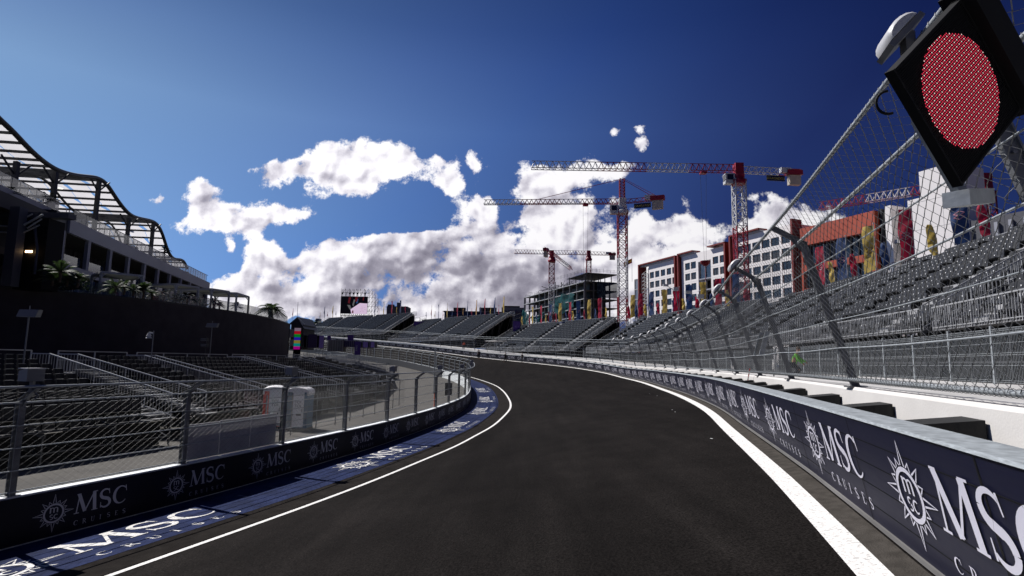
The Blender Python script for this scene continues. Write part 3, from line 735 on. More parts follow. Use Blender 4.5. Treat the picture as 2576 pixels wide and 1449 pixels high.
# lamp housings on the fence tips
def fence_lamp(c, tn, up, s, mat_='lamp_white'):
    mb = MB(); sd = unit(np.cross(up, tn)); G = []
    for k in range(9):
        a = math.pi*k/8; 
        G.append([c+tn*(j*s*.5)+sd*(-.5+.5*k/8*1.0)*0+sd*s*(.42*math.cos(a))*(1 if abs(j) < 1 else .86)+up*s*(.26*math.sin(a))*(1 if abs(j) < 1 else .72) for j in (-1, -.86, 0, .86, 1)])
    mb.grid(G, 0, True); mb.poly([g[0] for g in G]); mb.poly([g[-1] for g in G][::-1])
    mb.quad(G[0][0], G[0][-1], G[-1][-1], G[-1][0]); return mb
NEARL = ['largest white curved lamp housing on the fence tip beside the red light panel']
for k, t in enumerate(post_t[:14]):
    if k == 1: continue
    tip = fp(t, (PT[0]-.05, PT[1]+.08)); tn = OUT.tan(t)
    if k == 0: tip = fp(t-.25, (PT[0]-.15, PT[1]+.06))
    up = unit(V3((-tn[1], tn[0], 0))*.75+ZUP*.7)
    lab = NEARL[0] if k == 0 else 'white curved lamp housing on the outer fence tips, %s after the red panel' % ORD[k-1]
    L0 = thing('fence_lamp', lab, 'lamp', tip, 'lamp housings on the outer catch fence')
    fence_lamp(tip, tn, up, .46 if k else .34).obj('lamp_shell', 'lamp_white', L0)
    mb = MB(); mb.box(tip-up*.03, (.30, .34, .05), 0, (tn, unit(np.cross(up, tn)), up)); mb.box(tip-up*.1+ZUP*0, (.08, .08, .18), 0); mb.obj('mounting_bracket', 'galv_dark', L0)
    if k == 0:
        q = fp(t-.1, (PT[0]-.02, PT[1]-.12))
        mb = MB(); a_ = unit(V3((-tn[1], tn[0], 0)))
        mb.tube([q+a_*(.02+.10*math.sin(s_))+ZUP*(-.02-.11*(1-math.cos(s_)))+tn*.45 for s_ in np.linspace(0, math.pi*1.1, 12)], .013, 6); mb.obj('power_cable', 'black', L0)
# ------------------------------------------------------------------ red light panel hung on the outer fence
def build_panel():
    K = 1.25; n_ = unit(V3((-.357, .9325, .053)))*-1
    d_ = ray(2412, 231); cen = EYE+unit(d_)*3.2*K
    U_ = unit(V3((.6315, .2829, -.7219))); U_ = unit(U_-n_*np.dot(U_, n_)); W_ = unit(np.cross(n_, U_)); W_ = W_ if W_[2] > 0 else -W_
    hu = hw = .306*K*.90; RD = .306*K*.80
    cen = EYE+unit(ray(2417, 229))*3.2*K
    PT_ = thing('signal_display', 'large black panel with a glowing red disc on the near end of the catch fence', 'light panel', cen)
    mb = MB(); mb.box(cen-n_*.025, (2*hu, 2*hw, .04), 0, (U_, W_, n_)); mb.box(cen-n_*.10+W_*.06, (1.3*hu, 1.3*hw, .12), 0, (U_, W_, n_)); mb.obj('housing', 'black', PT_)
    mb = MB()
    for sgn in (-1, 1):
        mb.box(cen+W_*sgn*(hw+.006)-n_*.02, (2*hu+.03, .012, .05), 0, (U_, W_, n_)); mb.box(cen+U_*sgn*(hu+.006)-n_*.02, (.012, 2*hw, .05), 0, (U_, W_, n_))
    mb.box(cen+W_*(hw+.10)-n_*.02, (2*hu+.1, .17, .16), 0, (U_, W_, n_))
    mb.obj('frame', 'black', PT_)
    # fine louvre grid of the face
    mb = MB()
    for i in range(60):
        u_ = -hu+(i+.5)*2*hu/60; mb.box(cen+U_*u_+n_*.002, (.003, 2*hw, .004), 0, (U_, W_, n_))
    mb.obj('louvre', 'louvre', PT_)
    pitch = .0135; R_ = RD; red = MB(); pale = MB(); c0 = EYE+unit(ray(2409, 232))*3.2*K; c0 = c0+n_*(np.dot(cen+n_*.009-c0, n_))
    nn = int(R_/pitch)+1
    for i in range(-nn, nn+1):
        for j in range(-nn, nn+1):
            x, y = i*pitch, (j+(.5 if i % 2 else 0))*pitch
            if x*x+y*y > R_*R_: continue
            s2 = .0042; tgt = pale if (i % 2 == 0 and j % 2 == 0) else red
            c = c0+U_*x*1.0+W_*y
            tgt.poly([c+U_*s2*math.cos(a)+W_*s2*math.sin(a) for a in (0, 1.05, 2.09, 3.14, 4.19, 5.24)])
    a = red.obj('red_led', 'led_red', PT_); a['kind'] = 'stuff'; a = pale.obj('pale_led', 'led_pale', PT_); a['kind'] = 'stuff'
    # galvanised arm behind it
    mb = MB(); p0 = atY(2308, 300, cen[1]+.30); p1 = atY(2425, 500, cen[1]+.30)
    mb.bar(p0, p1, .07, .04, n_); mb.obj('arm', 'galv', PT_)
    mb = MB(); b0 = atY(2405, 500, cen[1]+.10); e0 = atY(2470, 497, cen[1]+.40)
    X_ = unit(e0-b0); mb.box((b0+e0)/2, (np.linalg.norm(e0-b0), .12, .085), 0, (X_, unit(np.cross(ZUP, X_)), ZUP)); mb.obj('end_box', 'galv', PT_)
build_panel()
# ------------------------------------------------------------------ inner wall and fence
tsi = np.arange(1, INN.L-6, 1.0)
T3 = thing('inner_wall', 'low concrete wall with dark sponsor banner on the inside of the bend', 'wall', INN.at(22))
mb = MB(); mb.sweep(tsi, lambda i: [INN.at(tsi[i], -.02, -.02), INN.at(tsi[i], -.02, 1.0), INN.at(tsi[i], -.28, 1.0), INN.at(tsi[i], -.40, -.02)])
mb.obj('wall_body', 'painted_white', T3)
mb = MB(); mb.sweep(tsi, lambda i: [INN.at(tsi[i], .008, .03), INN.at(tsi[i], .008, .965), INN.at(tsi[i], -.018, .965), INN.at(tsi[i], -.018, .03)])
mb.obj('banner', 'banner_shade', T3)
for k in range(58):
    t0 = 13.36+3.08*k
    if t0 > 110: break
    mb = MB(); logo_mesh(mb, LOGO_F if t0 < 60 else LOGO_S, lambda x, y: INN.at(t0+x*.86, .014, .50+y*.80)); mb.obj('banner_emblem', 'vinyl_grey', T3)
mb = MB(); tr_ = np.arange(100.5, INN.L-6, 1.5); mb.sweep(tr_, lambda i: [INN.at(tr_[i], -.42, .0), INN.at(tr_[i], -.30, 1.03), INN.at(tr_[i], -.45, 1.03), INN.at(tr_[i], -.52, .0)]); mb.obj('rear_dark_backing', 'dark_grey', T3)
T4 = thing('inner_fence', 'inner catch fence of bent steel posts, rails and wire mesh on the low wall', 'fence', INN.at(22, -.15, 1))
IB, IE, IT = (-.15, 1.0), (-.15, 2.88), (.30, 3.20)
ipost = list(np.arange(17.66, 200, 4.15))
def ip(t, o): return INN.at(t, o[0], o[1])
for k, t in enumerate(ipost):
    mb = MB(); tn = INN.tan(t); b, e, tp = ip(t, IB), ip(t, IE), ip(t, IT)
    if t < 60: ibeam(mb, b-ZUP*.2, e, tn, .12, .13); ibeam(mb, e-(tp-e)*.05, tp, tn, .10, .08); mb.extrude([e+tn*.01, e-ZUP*.25+tn*.01, e+(tp-e)*.5+tn*.01], tn*-.02); mb.box(b, (.25, .25, .03), 0, (tn, unit(np.cross(ZUP, tn)), ZUP))
    else: mb.bar(b-ZUP*.1, e, .09, .09, tn); mb.bar(e, tp, .075, .075, tn)
    mb.obj('post', 'galv_dark' if t < 66 else 'galv', T4)
for nm, o_, r_ in (('top_rail', IT, .026), ('elbow_rail', (-.08, 2.86), .022), ('cable', (-.08, 2.40), .013), ('cable', (-.08, 1.95), .013), ('cable', (-.08, 1.50), .013), ('bottom_rail', (-.08, 1.08), .016)):
    mb = MB(); mb.tube([ip(t, o_) for t in np.arange(6, 198, 1.0)], r_, 6); mb.obj(nm, 'galv', T4)
MI = [(-.06, 1.04), (-.06, 2.88), (.30, 3.18)]
mb = MB(); wires(mb, MI, 12, 42, .11, .0019, INN, .070); mb.obj('wire_mesh', 'wire_dark', T4)
mb = MB(); wires(mb, MI, 42, 70, .16, .0026, INN, .11); mb.obj('wire_mesh', 'wire_dark', T4)
mb = MB(); wires(mb, MI, 70, 190, .5, .004, INN, .34); mb.obj('wire_mesh', 'wire_dark', T4)
k = 0
for t in ipost[1::2][:8]:
    tip = ip(t, (.12, 3.20)); tn = INN.tan(t); nr = V3((tn[1], -tn[0], 0))
    L0 = thing('fence_lamp', 'grey boxy lamp housing on the inner fence, %s one from the left edge' % ORD[k], 'lamp', tip, 'lamp housings on the inner fence'); k += 1
    mb = MB(); c = tip+ZUP*.22-nr*.05
    mb.add([c+tn*a*.17+nr*b*.13+ZUP*(.12*d+(.03*b if d > 0 else 0)) for d in (-1, 1) for a, b in ((-1, -1), (1, -1), (1, 1), (-1, 1))], BOXF)
    mb.obj('lamp_head', 'lamp_grey', L0)
    mb = MB(); mb.box(c+ZUP*.138+nr*.004, (.36, .28, .02), 0, (tn, nr, ZUP)); mb.obj('lamp_lid', 'lamp_white', L0)
    mb = MB(); mb.bar(tip-ZUP*.12, tip+ZUP*.12, .07, .07); mb.tube([tip+nr*.04-ZUP*.1, tip+nr*.22-ZUP*.18, tip+nr*.1-ZUP*.28], .015, 5); mb.obj('mounting_bracket', 'galv_dark', L0)
# ------------------------------------------------------------------ seats and grandstands
def seat_mesh(name, m, glint_dot=True):
    mb = MB(); w = .235
    mb.add([(-w,.06,.40),(w,.06,.40),(w,.44,.37),(-w,.44,.37),(-w,.05,.44),(w,.05,.44),(w,.46,.41),(-w,.46,.41)], BOXF)
    xs = (-w, -w*.55, w*.55, w); bow = (.0, .045, .045, .0)
    G = []
    for z, y, k in ((.34,.42,1), (.62,.47,1), (.82,.50,.97), (.855,.515,.86)):
        G.append([(x*k, y+b_, z) for x, b_ in zip(xs, bow)])
    G2 = [[(p[0], p[1]+.035, p[2]) for p in r_] for r_ in G]
    mb.grid([r_[::-1] for r_ in G]); mb.grid(G2); mb.grid([G[-1][::-1], G2[-1][::-1]]); 
    mb.grid([[g[0] for g in G], [g[0] for g in G2]]); mb.grid([[g[-1] for g in G2], [g[-1] for g in G]])
    mb.box((0, .25, .2), (.06, .06, .40))
    if glint_dot: mb.box((0, .492, .66), (.065, .012, .055), 1)  # white dot paints a glint on the backrest
    else: mb.box((0, .535, .86), (.30, .03, .010), 1)  # pale strip paints a highlight along the top rim of the seat
    return mb.mesh(name, [m, 'glint_scrap_white' if glint_dot else 'steel_rail'])
SEAT_G = seat_mesh('seat', 'seat_grey'); SEAT_B = seat_mesh('seat', 'seat_black', False)
def me_arrays(me):
    V = np.array([v.co[:] for v in me.vertices]); Fs = [list(p.vertices) for p in me.polygons]; mi = [p.material_index for p in me.polygons]
    return V, Fs, mi
def stand(name, lab, A, B, back_dir, rows, tread, rise, z0, aisles, seatme, aw=1.2, zg=0.0, cat='grandstand', group='grandstands', rail_front=True, void_shade='black', first=100, skip=None, ends=(1, 1), pitch=.50, rear_screen=True, panel_rail=True, seats=True, dmat='tread', smat='step', br=.02):
    """A,B front corners (xy) left to right as a spectator-facing viewer sees them; rows rise along back_dir"""
    A = V3((A[0], A[1], 0)); B = V3((B[0], B[1], 0)); X = B-A; Lx = np.linalg.norm(X); X = X/Lx
    Y = V3((-X[1], X[0], 0))
    if np.dot(Y[:2], back_dir[:2]) < 0: A, B = B, A; X = -X; Y = -Y; aisles = [1-a for a in aisles]
    O = A+ZUP*z0; ang = math.atan2(X[1], X[0])
    S = thing(name, lab, cat, O, group, ang); S['_o'] = [0, 0, 0]
    H = rows*rise; Dp = rows*tread
    loc = lambda mb, nm, m: mb.obj(nm, m, S, local=True)
    ax = [a*Lx for a in aisles]
    mb = MB()
    for r in range(rows):
        mb.box((Lx/2, r*tread+tread/2, r*rise+.02), (Lx, tread-.01, .04), 0)
        mb.box((Lx/2, r*tread+tread-.006, r*rise+rise/2+.02), (Lx, .02, rise-.05), 1)
    mb.box((Lx/2, Dp+.6, H-rise+.02), (Lx, 1.2, .04), 0)
    loc(mb, 'deck', [dmat, 'riser'])
    for a in ax:
        mb = MB()
        for r in range(rows):
            mb.box((a, r*tread+tread*.5, r*rise+.055), (aw, tread*.98, .03)); mb.box((a, r*tread+tread*.78, r*rise+rise/2+.06), (aw, tread*.42, rise*.5-.02))
        loc(mb, 'stair', smat)
    # seats
    V, Fs, mi = me_arrays(seatme); pos = []
    for r in range(rows):
        n = int((Lx-.3)/pitch)
        for i in range(n):
            x = .2+(i+.5)*pitch
            if any(abs(x-a) < aw/2+.2 for a in ax): continue
            if skip and skip(x/Lx, r): continue
            pos.append((x, r*tread+.18, r*rise+.045))
    if seats and pos:
        W = []
        c, s_ = math.cos(ang), math.sin(ang)
        for p in pos:
            w = O+V3((c*p[0]-s_*p[1], s_*p[0]+c*p[1], p[2])); W.append(np.linalg.norm(w-EYE))
        order = np.argsort(W)
        for j in order[:first]:
            o = bpy.data.objects.new('seat', seatme); o.parent = S; o.location = pos[j]; COL.objects.link(o)
        rest = np.array([pos[j] for j in order[first:]])
        if len(rest):
            mbs = MB(); Fa = {}
            for f, k in zip(Fs, mi): Fa.setdefault((len(f), k), []).append(f)
            # one vertex block per seat
            allV = (V[None]+rest[:, None]).reshape(-1, 3); nV = len(V); off = (np.arange(len(rest))*nV)
            mbs.v.append(allV)
            for (ln, k), fl in Fa.items():
                arr = (np.array(fl)[None]+off[:, None, None]).reshape(-1, ln); mbs.f.append(arr); mbs.mi.append(np.full(len(arr), k)); mbs.smooth.append(np.zeros(len(arr), bool))
            mbs.n = len(allV)
            me = mbs.mesh('seat_rows', [m_.name for m_ in seatme.materials]); o = bpy.data.objects.new('seat_rows', me); o.parent = S; o['kind'] = 'stuff'; COL.objects.link(o)
    # understructure
    mb = MB(); zb = zg-z0
    step = 2.5
    for x in np.arange(0, Lx+.1, Lx/max(1, round(Lx/step))):
        for y in np.linspace(.1, Dp, max(2, int(Dp/2.4))):
            mb.bar((x, y, zb), (x, y, y/tread*rise-.1), .06, .06)
        for k_, (y0, y1) in enumerate(zip(np.linspace(.1, Dp, 5)[:-1], np.linspace(.1, Dp, 5)[1:])):
            mb.bar((x, y0, zb+.3), (x, y1, max(zb+.6, y1/tread*rise-.5)), .05, .05)
        mb.bar((x, .0, -.12), (x, Dp, H-.15), .08, .14)
    for z in np.arange(zb+.4, 0, 1.1):
        mb.bar((0, .1, z), (Lx, .1, z), .05, .05)
    loc(mb, 'scaffold_frame', 'scaffold')
    if void_shade:
        mb = MB(); mb.quad((0, .6, zb), (Lx, .6, zb), (Lx, .6, -.1), (0, .6, -.1)); loc(mb, 'front_void_shade', void_shade); mb = MB(); mb.quad((0, Dp+.4, zb), (Lx, Dp+.4, zb), (Lx, Dp+.4, H-rise-.1), (0, Dp+.4, H-rise-.1)); loc(mb, 'rear_dark_backing', void_shade)  # black sheets stand in for the deep shade in the void under the stand
    # railings
    def bars_rail(mb, p, q, h=1.0, gap=.16, r=.02):
        p, q = V3(p), V3(q); L_ = np.linalg.norm(q-p); up = ZUP*h
        mb.bar(p+up, q+up, .05, .05); mb.bar(p+ZUP*.12, q+ZUP*.12, .035, .035)
        n = max(1, int(L_/gap))
        for k in range(n+1):
            c = p+(q-p)*k/n; w_ = .04 if k % 9 == 0 else br
            mb.bar(c, c+up, w_, w_)
    for e_, x in ((0, 0.0), (1, Lx)):
        if not ends[e_]: continue
        mb = MB(); bars_rail(mb, (x, .1, .05), (x, Dp, H-.3), 1.05, .17); bars_rail(mb, (x, Dp, H-.3), (x, Dp+1.15, H-.3), 1.05, .17); loc(mb, 'side_railing', 'steel_rail')
    if rail_front:
        mb = MB(); bars_rail(mb, (0, -.02, 0), (Lx, -.02, 0), .95, .17); loc(mb, 'front_railing', 'steel_rail')
    mb = MB()
    y = Dp+1.15; z = H-rise
    mb.bar((0, y, z+1.1), (Lx, y, z+1.1), .05, .05); mb.bar((0, y, z+.65), (Lx, y, z+.65), .035, .035)
    for x in np.arange(0, Lx+.01, Lx/max(1, round(Lx/2.2))): mb.bar((x, y, z), (x, y, z+1.1), .05, .05)
    if panel_rail:
        for x in np.arange(0, Lx, .2): mb.bar((x, y, z+.1), (x, y, z+.65), .015, .015)
    loc(mb, 'rear_railing', 'steel_rail')
    return S
def ostand(lab, t0, t1, ztop, rows, aisles, foff=9.0, tread=.75, rise=.45, **k):
    a, b = OUT.at(t0, foff), OUT.at(t1, foff); n_ = OUT.at((t0+t1)/2, foff+5)-OUT.at((t0+t1)/2, foff)
    zt = ztop-.8; z0 = zt-(rows-1)*rise
    return stand('grandstand', lab, a, b, n_, rows, tread, rise, z0, aisles, SEAT_G, zg=OUT.at((t0+t1)/2)[2]+.3, **k)
sk = lambda f, r: r in (4, 5) and (int(f*7) % 2 == 1) and (f*7 % 1) < .45 or (r < 3 and (f*5 % 1) < .3)
ostand('nearest grandstand of grey seats seen through the outer catch fence on the right', 21, 43.5, 9.75, 14, [.2, .55, .88], skip=sk)
ostand('long grandstand of grey seats behind the outer fence, below the white building with orange neighbour', 44.5, 66, 9.8, 14, [.2, .5, .8], skip=sk)
ostand('grandstand of grey seats below the white building and red crane mast', 67, 87, 9.8, 14, [.2, .5, .8], skip=sk)
ostand('grandstand end section left of the white crane mast foot, behind the outer fence', 88, 119, 9.9, 14, [.25, .6, .9], skip=sk)
SB = ostand('dark grandstand in front of the unfinished concrete building', 123, 157, 10.3, 14, [.12, .5, .86], skip=lambda f, r: r < 3 and (f*4 % 1) < .35)
SB2 = ostand('dark grandstand with three stairways in front of the low grey offices', 160, 202, 13.7, 15, [.13, .42, .72], skip=lambda f, r: r < 3 and (f*4 % 1) < .2)
ostand('dark grandstand below the big video screen', 204.5, 252, 16.2, 15, [.16, .42, .78], skip=lambda f, r: r < 2 and (f*4 % 1) < .2)
# blue tower banners hanging in the gaps between the stands
def gap_banner(lab, px, y0, y1, w_px, Y, m):
    a = atY(px-w_px/2, y0, Y); b = atY(px+w_px/2, y0, Y); c = atY(px+w_px/2, y1, Y)
    t = thing('stair_tower', lab, 'stair tower', (a[0], Y, c[2]), 'stair towers between the stands')
    mb = MB(); w = b[0]-a[0]; h = a[2]-c[2]
    mb.box((a[0]+w/2, Y, c[2]+h/2), (w, .06, h)); mb.obj('printed_banner', m, t)
    mb = MB(); g = OUT.at(150)[2]-1
    for x in (a[0]-.1, b[0]+.1, a[0]+w/2):
        for dy in (0.15, 2.2): mb.bar((x, Y+dy, g), (x, Y+dy, a[2]+1.2), .08, .08)
    for z in np.arange(c[2]-2, a[2]+1.2, 1.0):
        mb.bar((a[0]-.1, Y+.15, z), (b[0]+.1, Y+.15, z), .05, .05); mb.bar((a[0]-.1, Y+.15, z), (b[0]+.1, Y+2.2, z+.9), .05, .05)
    mb.obj('scaffold_frame', 'scaffold', t)
    mb = MB(); text_mesh(mb, 'T12', (a[0]+w*.5, Y-.035, c[2]+h*.42), (1, 0, 0), (0, 0, 1), h*.18); mb.obj('lettering', 'purple_light', t)
gap_banner('scaffold stair tower with blue banner between the two far left stands', 1055, 808, 842, 26, 178, 'purple')
gap_banner('scaffold stair tower with blue banner beside the unfinished building stand', 1300, 808, 838, 18, 140, 'purple')
# black sheets of each stand paint in the shade below its ends
# ------------------------------------------------------------------ welded mesh fence along the service pavement
TF = thing('mesh_panel_fence', 'grey welded mesh panel fence along the service path behind the outer catch fence', 'fence', OUT.at(30, 7.6, 1.1))
mb = MB(); pm = MB()
for t in np.arange(24, 120, 2.6):
    b = OUT.at(t, 7.6, 1.1); pm = MB(); pm.bar(b, b+ZUP*1.75, .055, .055); 
    pm.obj('post', 'galv', TF)
n = 0
for t in np.arange(24, 118, .075 if 1 else 1):
    b = OUT.at(t, 7.6, 1.12); mb.bar(b+ZUP*.04, b+ZUP*1.62, .006, .006)
for h in (.06, .12, .55, .85, .91, 1.2, 1.5, 1.56, 1.62):
    mb.tube([OUT.at(t, 7.59, 1.12+h) for t in np.arange(24, 118, 1.0)], .006, 4)
mb.obj('welded_mesh', 'galv', TF)
# ------------------------------------------------------------------ inner grandstands
def istand(lab, t0, t1, rows=10, zfront=-1.2, off=8.5, aisles=(.5,), seats=True, rise=.2, **k):
    a, b = INN.at(t0, -off), INN.at(t1, -off); n_ = a-INN.at(t0)
    zi = INN.at((t0+t1)/2)[2]+2.3; zi = zi*.45
    return stand('low_grandstand', lab, a, b, n_, rows, .74, rise, zfront+zi, list(aisles), SEAT_B, aw=1.1, zg=INN.at(t0)[2], group='low stands inside the bend', seats=seats, rail_front=False, first=100, panel_rail=True, dmat='tread_dark', smat='step_dark', br=.015, **k)
istand('low grandstand of black seats at the left edge inside the bend', 25.5, 34.3, aisles=[.96])
istand('small block of black seats second from the left inside the bend', 36.6, 41.2, aisles=[.08])
istand('wide block of black seats behind the portable toilets', 42.4, 52.3, aisles=[])
istand('block of black seats right of the portable toilets', 53.8, 65, aisles=[.5])
istand('far block of black seats near the striped totem, inside the bend', 66.5, 77, aisles=[.5])
istand('empty stepped scaffold stand near the tip of the inner bend', 78.5, 92, aisles=[.5], seats=False, rows=9)
istand('farthest empty scaffold stand inside the bend behind the inner fence', 94, 110, aisles=[.5], seats=False, rows=8, off=7.5)
istand('long empty scaffold deck beyond the farthest inner stand', 112, 128, aisles=[.5], seats=False, rows=7, off=6.5)
istand('last empty scaffold deck before the purple boards', 130, 147, aisles=[.5], seats=False, rows=7, off=5.5)
# inner mesh fence
TF2 = thing('mesh_panel_fence', 'dark mesh panel fence between the inner walkway and the low stands', 'fence', INN.at(30, -5.6))
for t in np.arange(37, 62, 2.5):
    b = INN.at(t, -5.6); mb = MB(); mb.bar(b, b+ZUP*2.1, .045, .045); mb.obj('post', 'galv_dark', TF2)
mb = MB()
for h in (.1, .7, 1.3, 1.95): mb.tube([INN.at(t, -5.6, h) for t in np.arange(37, 62, 1.0)], .012, 4)
wires(mb, [(-5.6, .1), (-5.6, 1.95)], 37, 62, .16, .0026, INN, .11)
mb.obj('mesh_panel', 'wire_dark', TF2)
# grey screen board fixed on the inner fence between the second and third post
tb0, tb1 = ipost[2]+.15, ipost[3]-.12
BB = thing('screen_board', 'grey sheet board leaning on the inner fence above the low wall', 'board', INN.at(tb0, -.28, 1))
mb = MB()
for k in range(3):
    ta = tb0+(tb1-tb0)*k/3+.01; tb = tb0+(tb1-tb0)*(k+1)/3-.01; h = 1.98+.02*k
    mb.hexa([INN.at(ta, -.30, 1.04), INN.at(tb, -.30, 1.04), INN.at(tb, -.33, 1.04), INN.at(ta, -.33, 1.04), INN.at(ta, -.30, h), INN.at(tb, -.30, h), INN.at(tb, -.33, h), INN.at(ta, -.33, h)])
mb.obj('sheet', 'dark_board', BB)
# ------------------------------------------------------------------ portable toilets
def toilet(lab, px, Y, colr, rz):
    g = atY(px, 1085, Y); g[2] = INN.at(30)[2]; t = thing('portable_toilet', lab, 'portable toilet', g, 'portable toilets', rz); t['_o'] = [0, 0, 0]
    mb = MB(); w, d, h = .56, .58, 2.0
    mb.box((0, 0, h/2+.08), (2*w, 2*d, h), 0); mb.obj('cabin', colr, t, local=True)
    mb = MB(); mb.box((.06, -d-.02, h/2+.10), (.62, .05, h*.94), 0); mb.obj('door', 'toilet_shell', t, local=True)
    mb = MB(); mb.box((.30, -d-.06, 1.05), (.04, .04, .16)); mb.obj('handle', 'ink', t, local=True)
    mb = MB(); G = []
    for k in range(9):
        a = math.pi*k/8; G.append([(w*1.06*math.cos(a)*s_, y, 2.02+.30*math.sin(a)**.7*s2) for y, s_, s2 in ((-d*1.08, 1, .8), (-d*.7, 1, 1), (d*.7, 1, 1), (d*1.08, 1, .8))])
    mb.grid(G, 0, True); mb.poly([q[0] for q in G]); mb.poly([q[-1] for q in G][::-1])
    for sx in (-1, 1): mb.box((sx*w*.98, 0, 1.95), (.10, 2*d*1.04, .2))
    mb.obj('roof', 'toilet_shell', t, local=True)
    mb = MB(); mb.box((0, 0, .05), (2*w*1.05, 2*d*1.05, .1)); mb.obj('skid_base', 'dark_grey', t, local=True)
    mb = MB()
    for j, z in enumerate((1.42, 1.22)): text_mesh(mb, 'TOI', (.06, -d-.05, z), (1, 0, 0), (0, 0, 1), .15)
    mb.box((.13, -d-.048, .82), (.26, .01, .10)); mb.box((-.2, -d-.048, .82), (.10, .01, .07)); mb.obj('lettering', 'ink', t, local=True)
toilet('white domed portable toilet with red sides, left of the pair', 687, 33.5, 'toilet_red', .28)
toilet('white domed portable toilet with blue sides, right of the pair', 751, 33.0, 'toilet_blue', .05)
# ------------------------------------------------------------------ terrace retaining wall with dark cladding, left
TE = [(-92,14),(-70,30),(-58,42),(-46.4,53.4),(-41.4,59),(-39,64),(-37.6,73),(-36.6,80),(-37,92),(-39.4,104.5)]
TEP = Path([(x, y, 7.5) for x, y in TE])
TW = thing('terrace_wall', 'tall dark clad retaining wall curving below the glass railed terrace', 'wall', (-41, 60, 0))
ds = np.arange(0, TEP.L, 1.5); ds[-1] = TEP.L
mb = MB(); mb.sweep(ds, lambda i: [TEP.at(ds[i], 0, -11), TEP.at(ds[i], 0, 0), TEP.at(ds[i], -.6, 0), TEP.at(ds[i], -.6, -11)])
mb.obj('wall_body', 'dark_cladding', TW)
mb = MB(); mb.sweep(ds, lambda i: [TEP.at(ds[i], .05, -.10), TEP.at(ds[i], .05, .06), TEP.at(ds[i], -.7, .06), TEP.at(ds[i], -.7, -.10)])
mb.obj('coping', 'steel_dark', TW)
mb = MB(); end = TEP.at(TEP.L-.01); mb.box((end[0]-9, end[1]+.2, 2), (18, .6, 11)); mb.obj('end_return', 'black', TW)
mb = MB(); mb.grid([[TEP.at(d, -.6, -.15), V3((TEP.at(d)[0]-45, TEP.at(d)[1]+8, 7.35))] for d in ds]); struct(mb.obj('terrace_floor', 'paving'))
GR = thing('glass_balustrade', 'clear glass balustrade with thin posts along the terrace edge', 'balustrade', TEP.at(50))
for k, d in enumerate(np.arange(1, TEP.L-2, 1.9)):
    mb = MB(); a, b = TEP.at(d, -.12, .06), TEP.at(d+1.84, -.12, .06)
    mb.hexa([a, b, b+V3((-.015, 0, 0)), a+V3((-.015, 0, 0)), a+ZUP*1.15, b+ZUP*1.15, b+V3((-.015, 0, 1.15)), a+V3((-.015, 0, 1.15))]); mb.obj('glass_panel', 'glass_rail', GR)
mb = MB()
for d in np.arange(1, TEP.L-1, 1.9): q = TEP.at(d-.03, -.12); mb.bar(q, q+ZUP*.30, .05, .05)
mb.obj('clamp_foot', 'galv', GR)
# ------------------------------------------------------------------ hospitality building with wavy canopy
BA, BB_ = -33.8, -.226          # front line of the building X = BA + BB_*Y
bl = lambda Y, off=0.0: V3((BA+BB_*Y-off*.975, Y-off*.22, 0))
HB = thing('hospitality_building', 'long two storey hospitality building with wavy canopy roof above the terrace', 'building', bl(80))
def slab(nm, y0, y1, z0, z1, o0, o1, m):
    mb = MB(); mb.hexa([bl(y1, o0)+ZUP*z0, bl(y1, o1)+ZUP*z0, bl(y0, o1)+ZUP*z0, bl(y0, o0)+ZUP*z0, bl(y1, o0)+ZUP*z1, bl(y1, o1)+ZUP*z1, bl(y0, o1)+ZUP*z1, bl(y0, o0)+ZUP*z1]); return mb.obj(nm, m, HB)
slab('roof_fascia', 62.4, 116, 14.55, 16.05, 0, .35, 'fascia')
slab('roof_fascia', 20, 61.5, 15.25, 16.9, 1.5, 1.9, 'fascia')
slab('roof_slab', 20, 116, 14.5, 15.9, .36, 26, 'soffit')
slab('floor_fascia', 58, 116, 10.35, 11.15, .1, .4, 'fascia')
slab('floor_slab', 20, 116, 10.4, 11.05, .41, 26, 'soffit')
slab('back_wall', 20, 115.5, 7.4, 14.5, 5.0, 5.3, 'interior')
slab('side_wall', 60.0, 62.3, 7.4, 16.4, .2, 1.6, 'steel_dark')
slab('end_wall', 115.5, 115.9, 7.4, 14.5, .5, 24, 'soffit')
cy = [61.5, 67.2, 72.8, 78.2, 83.7, 88.9, 94.1, 99.4, 104.4, 109.6, 115]
for y in cy:
    mb = MB(); c = bl(y, .25); mb.box(c+ZUP*12.85, (.42, .42, 3.45)); mb.obj('column', 'col_grey', HB)
    mb = MB(); c = bl(y, .9); mb.box(c+ZUP*8.9, (.36, .36, 3.0)); mb.obj('column', 'col_grey', HB)
    if y < 114: 
        mb = MB(); a, b = bl(y+.3, .55), bl(y+5.0, .55); mb.extrude([a+ZUP*11.15, b+ZUP*11.15, b+ZUP*12.3, a+ZUP*12.3], (-.02, 0, 0)); mb.obj('glass_panel', 'glass_blue', HB)
        if y > 75:
            mb = MB(); a, b = bl(y+.4, 2.2), bl(y+4.9, 2.2); mb.bar(a+ZUP*12.1, b+ZUP*12.1, .06, .06)
            for f in (.2, .45, .7): q = a+(b-a)*f; mb.box(q+ZUP*11.6, (.06, .75, .85))
            mb.obj('terrace_counter', 'white_shade', HB)
        mb = MB(); a, b = bl(y+.5, 4.9), bl(y+4.9, 4.9)
        for f in np.linspace(0, 1, 5): q = a+(b-a)*f; mb.bar(q+ZUP*11.1, q+ZUP*14.5, .08, .08)
        mb.bar(a+ZUP*13.4, b+ZUP*13.4, .08, .08); mb.obj('window_frame', 'steel_dark', HB)
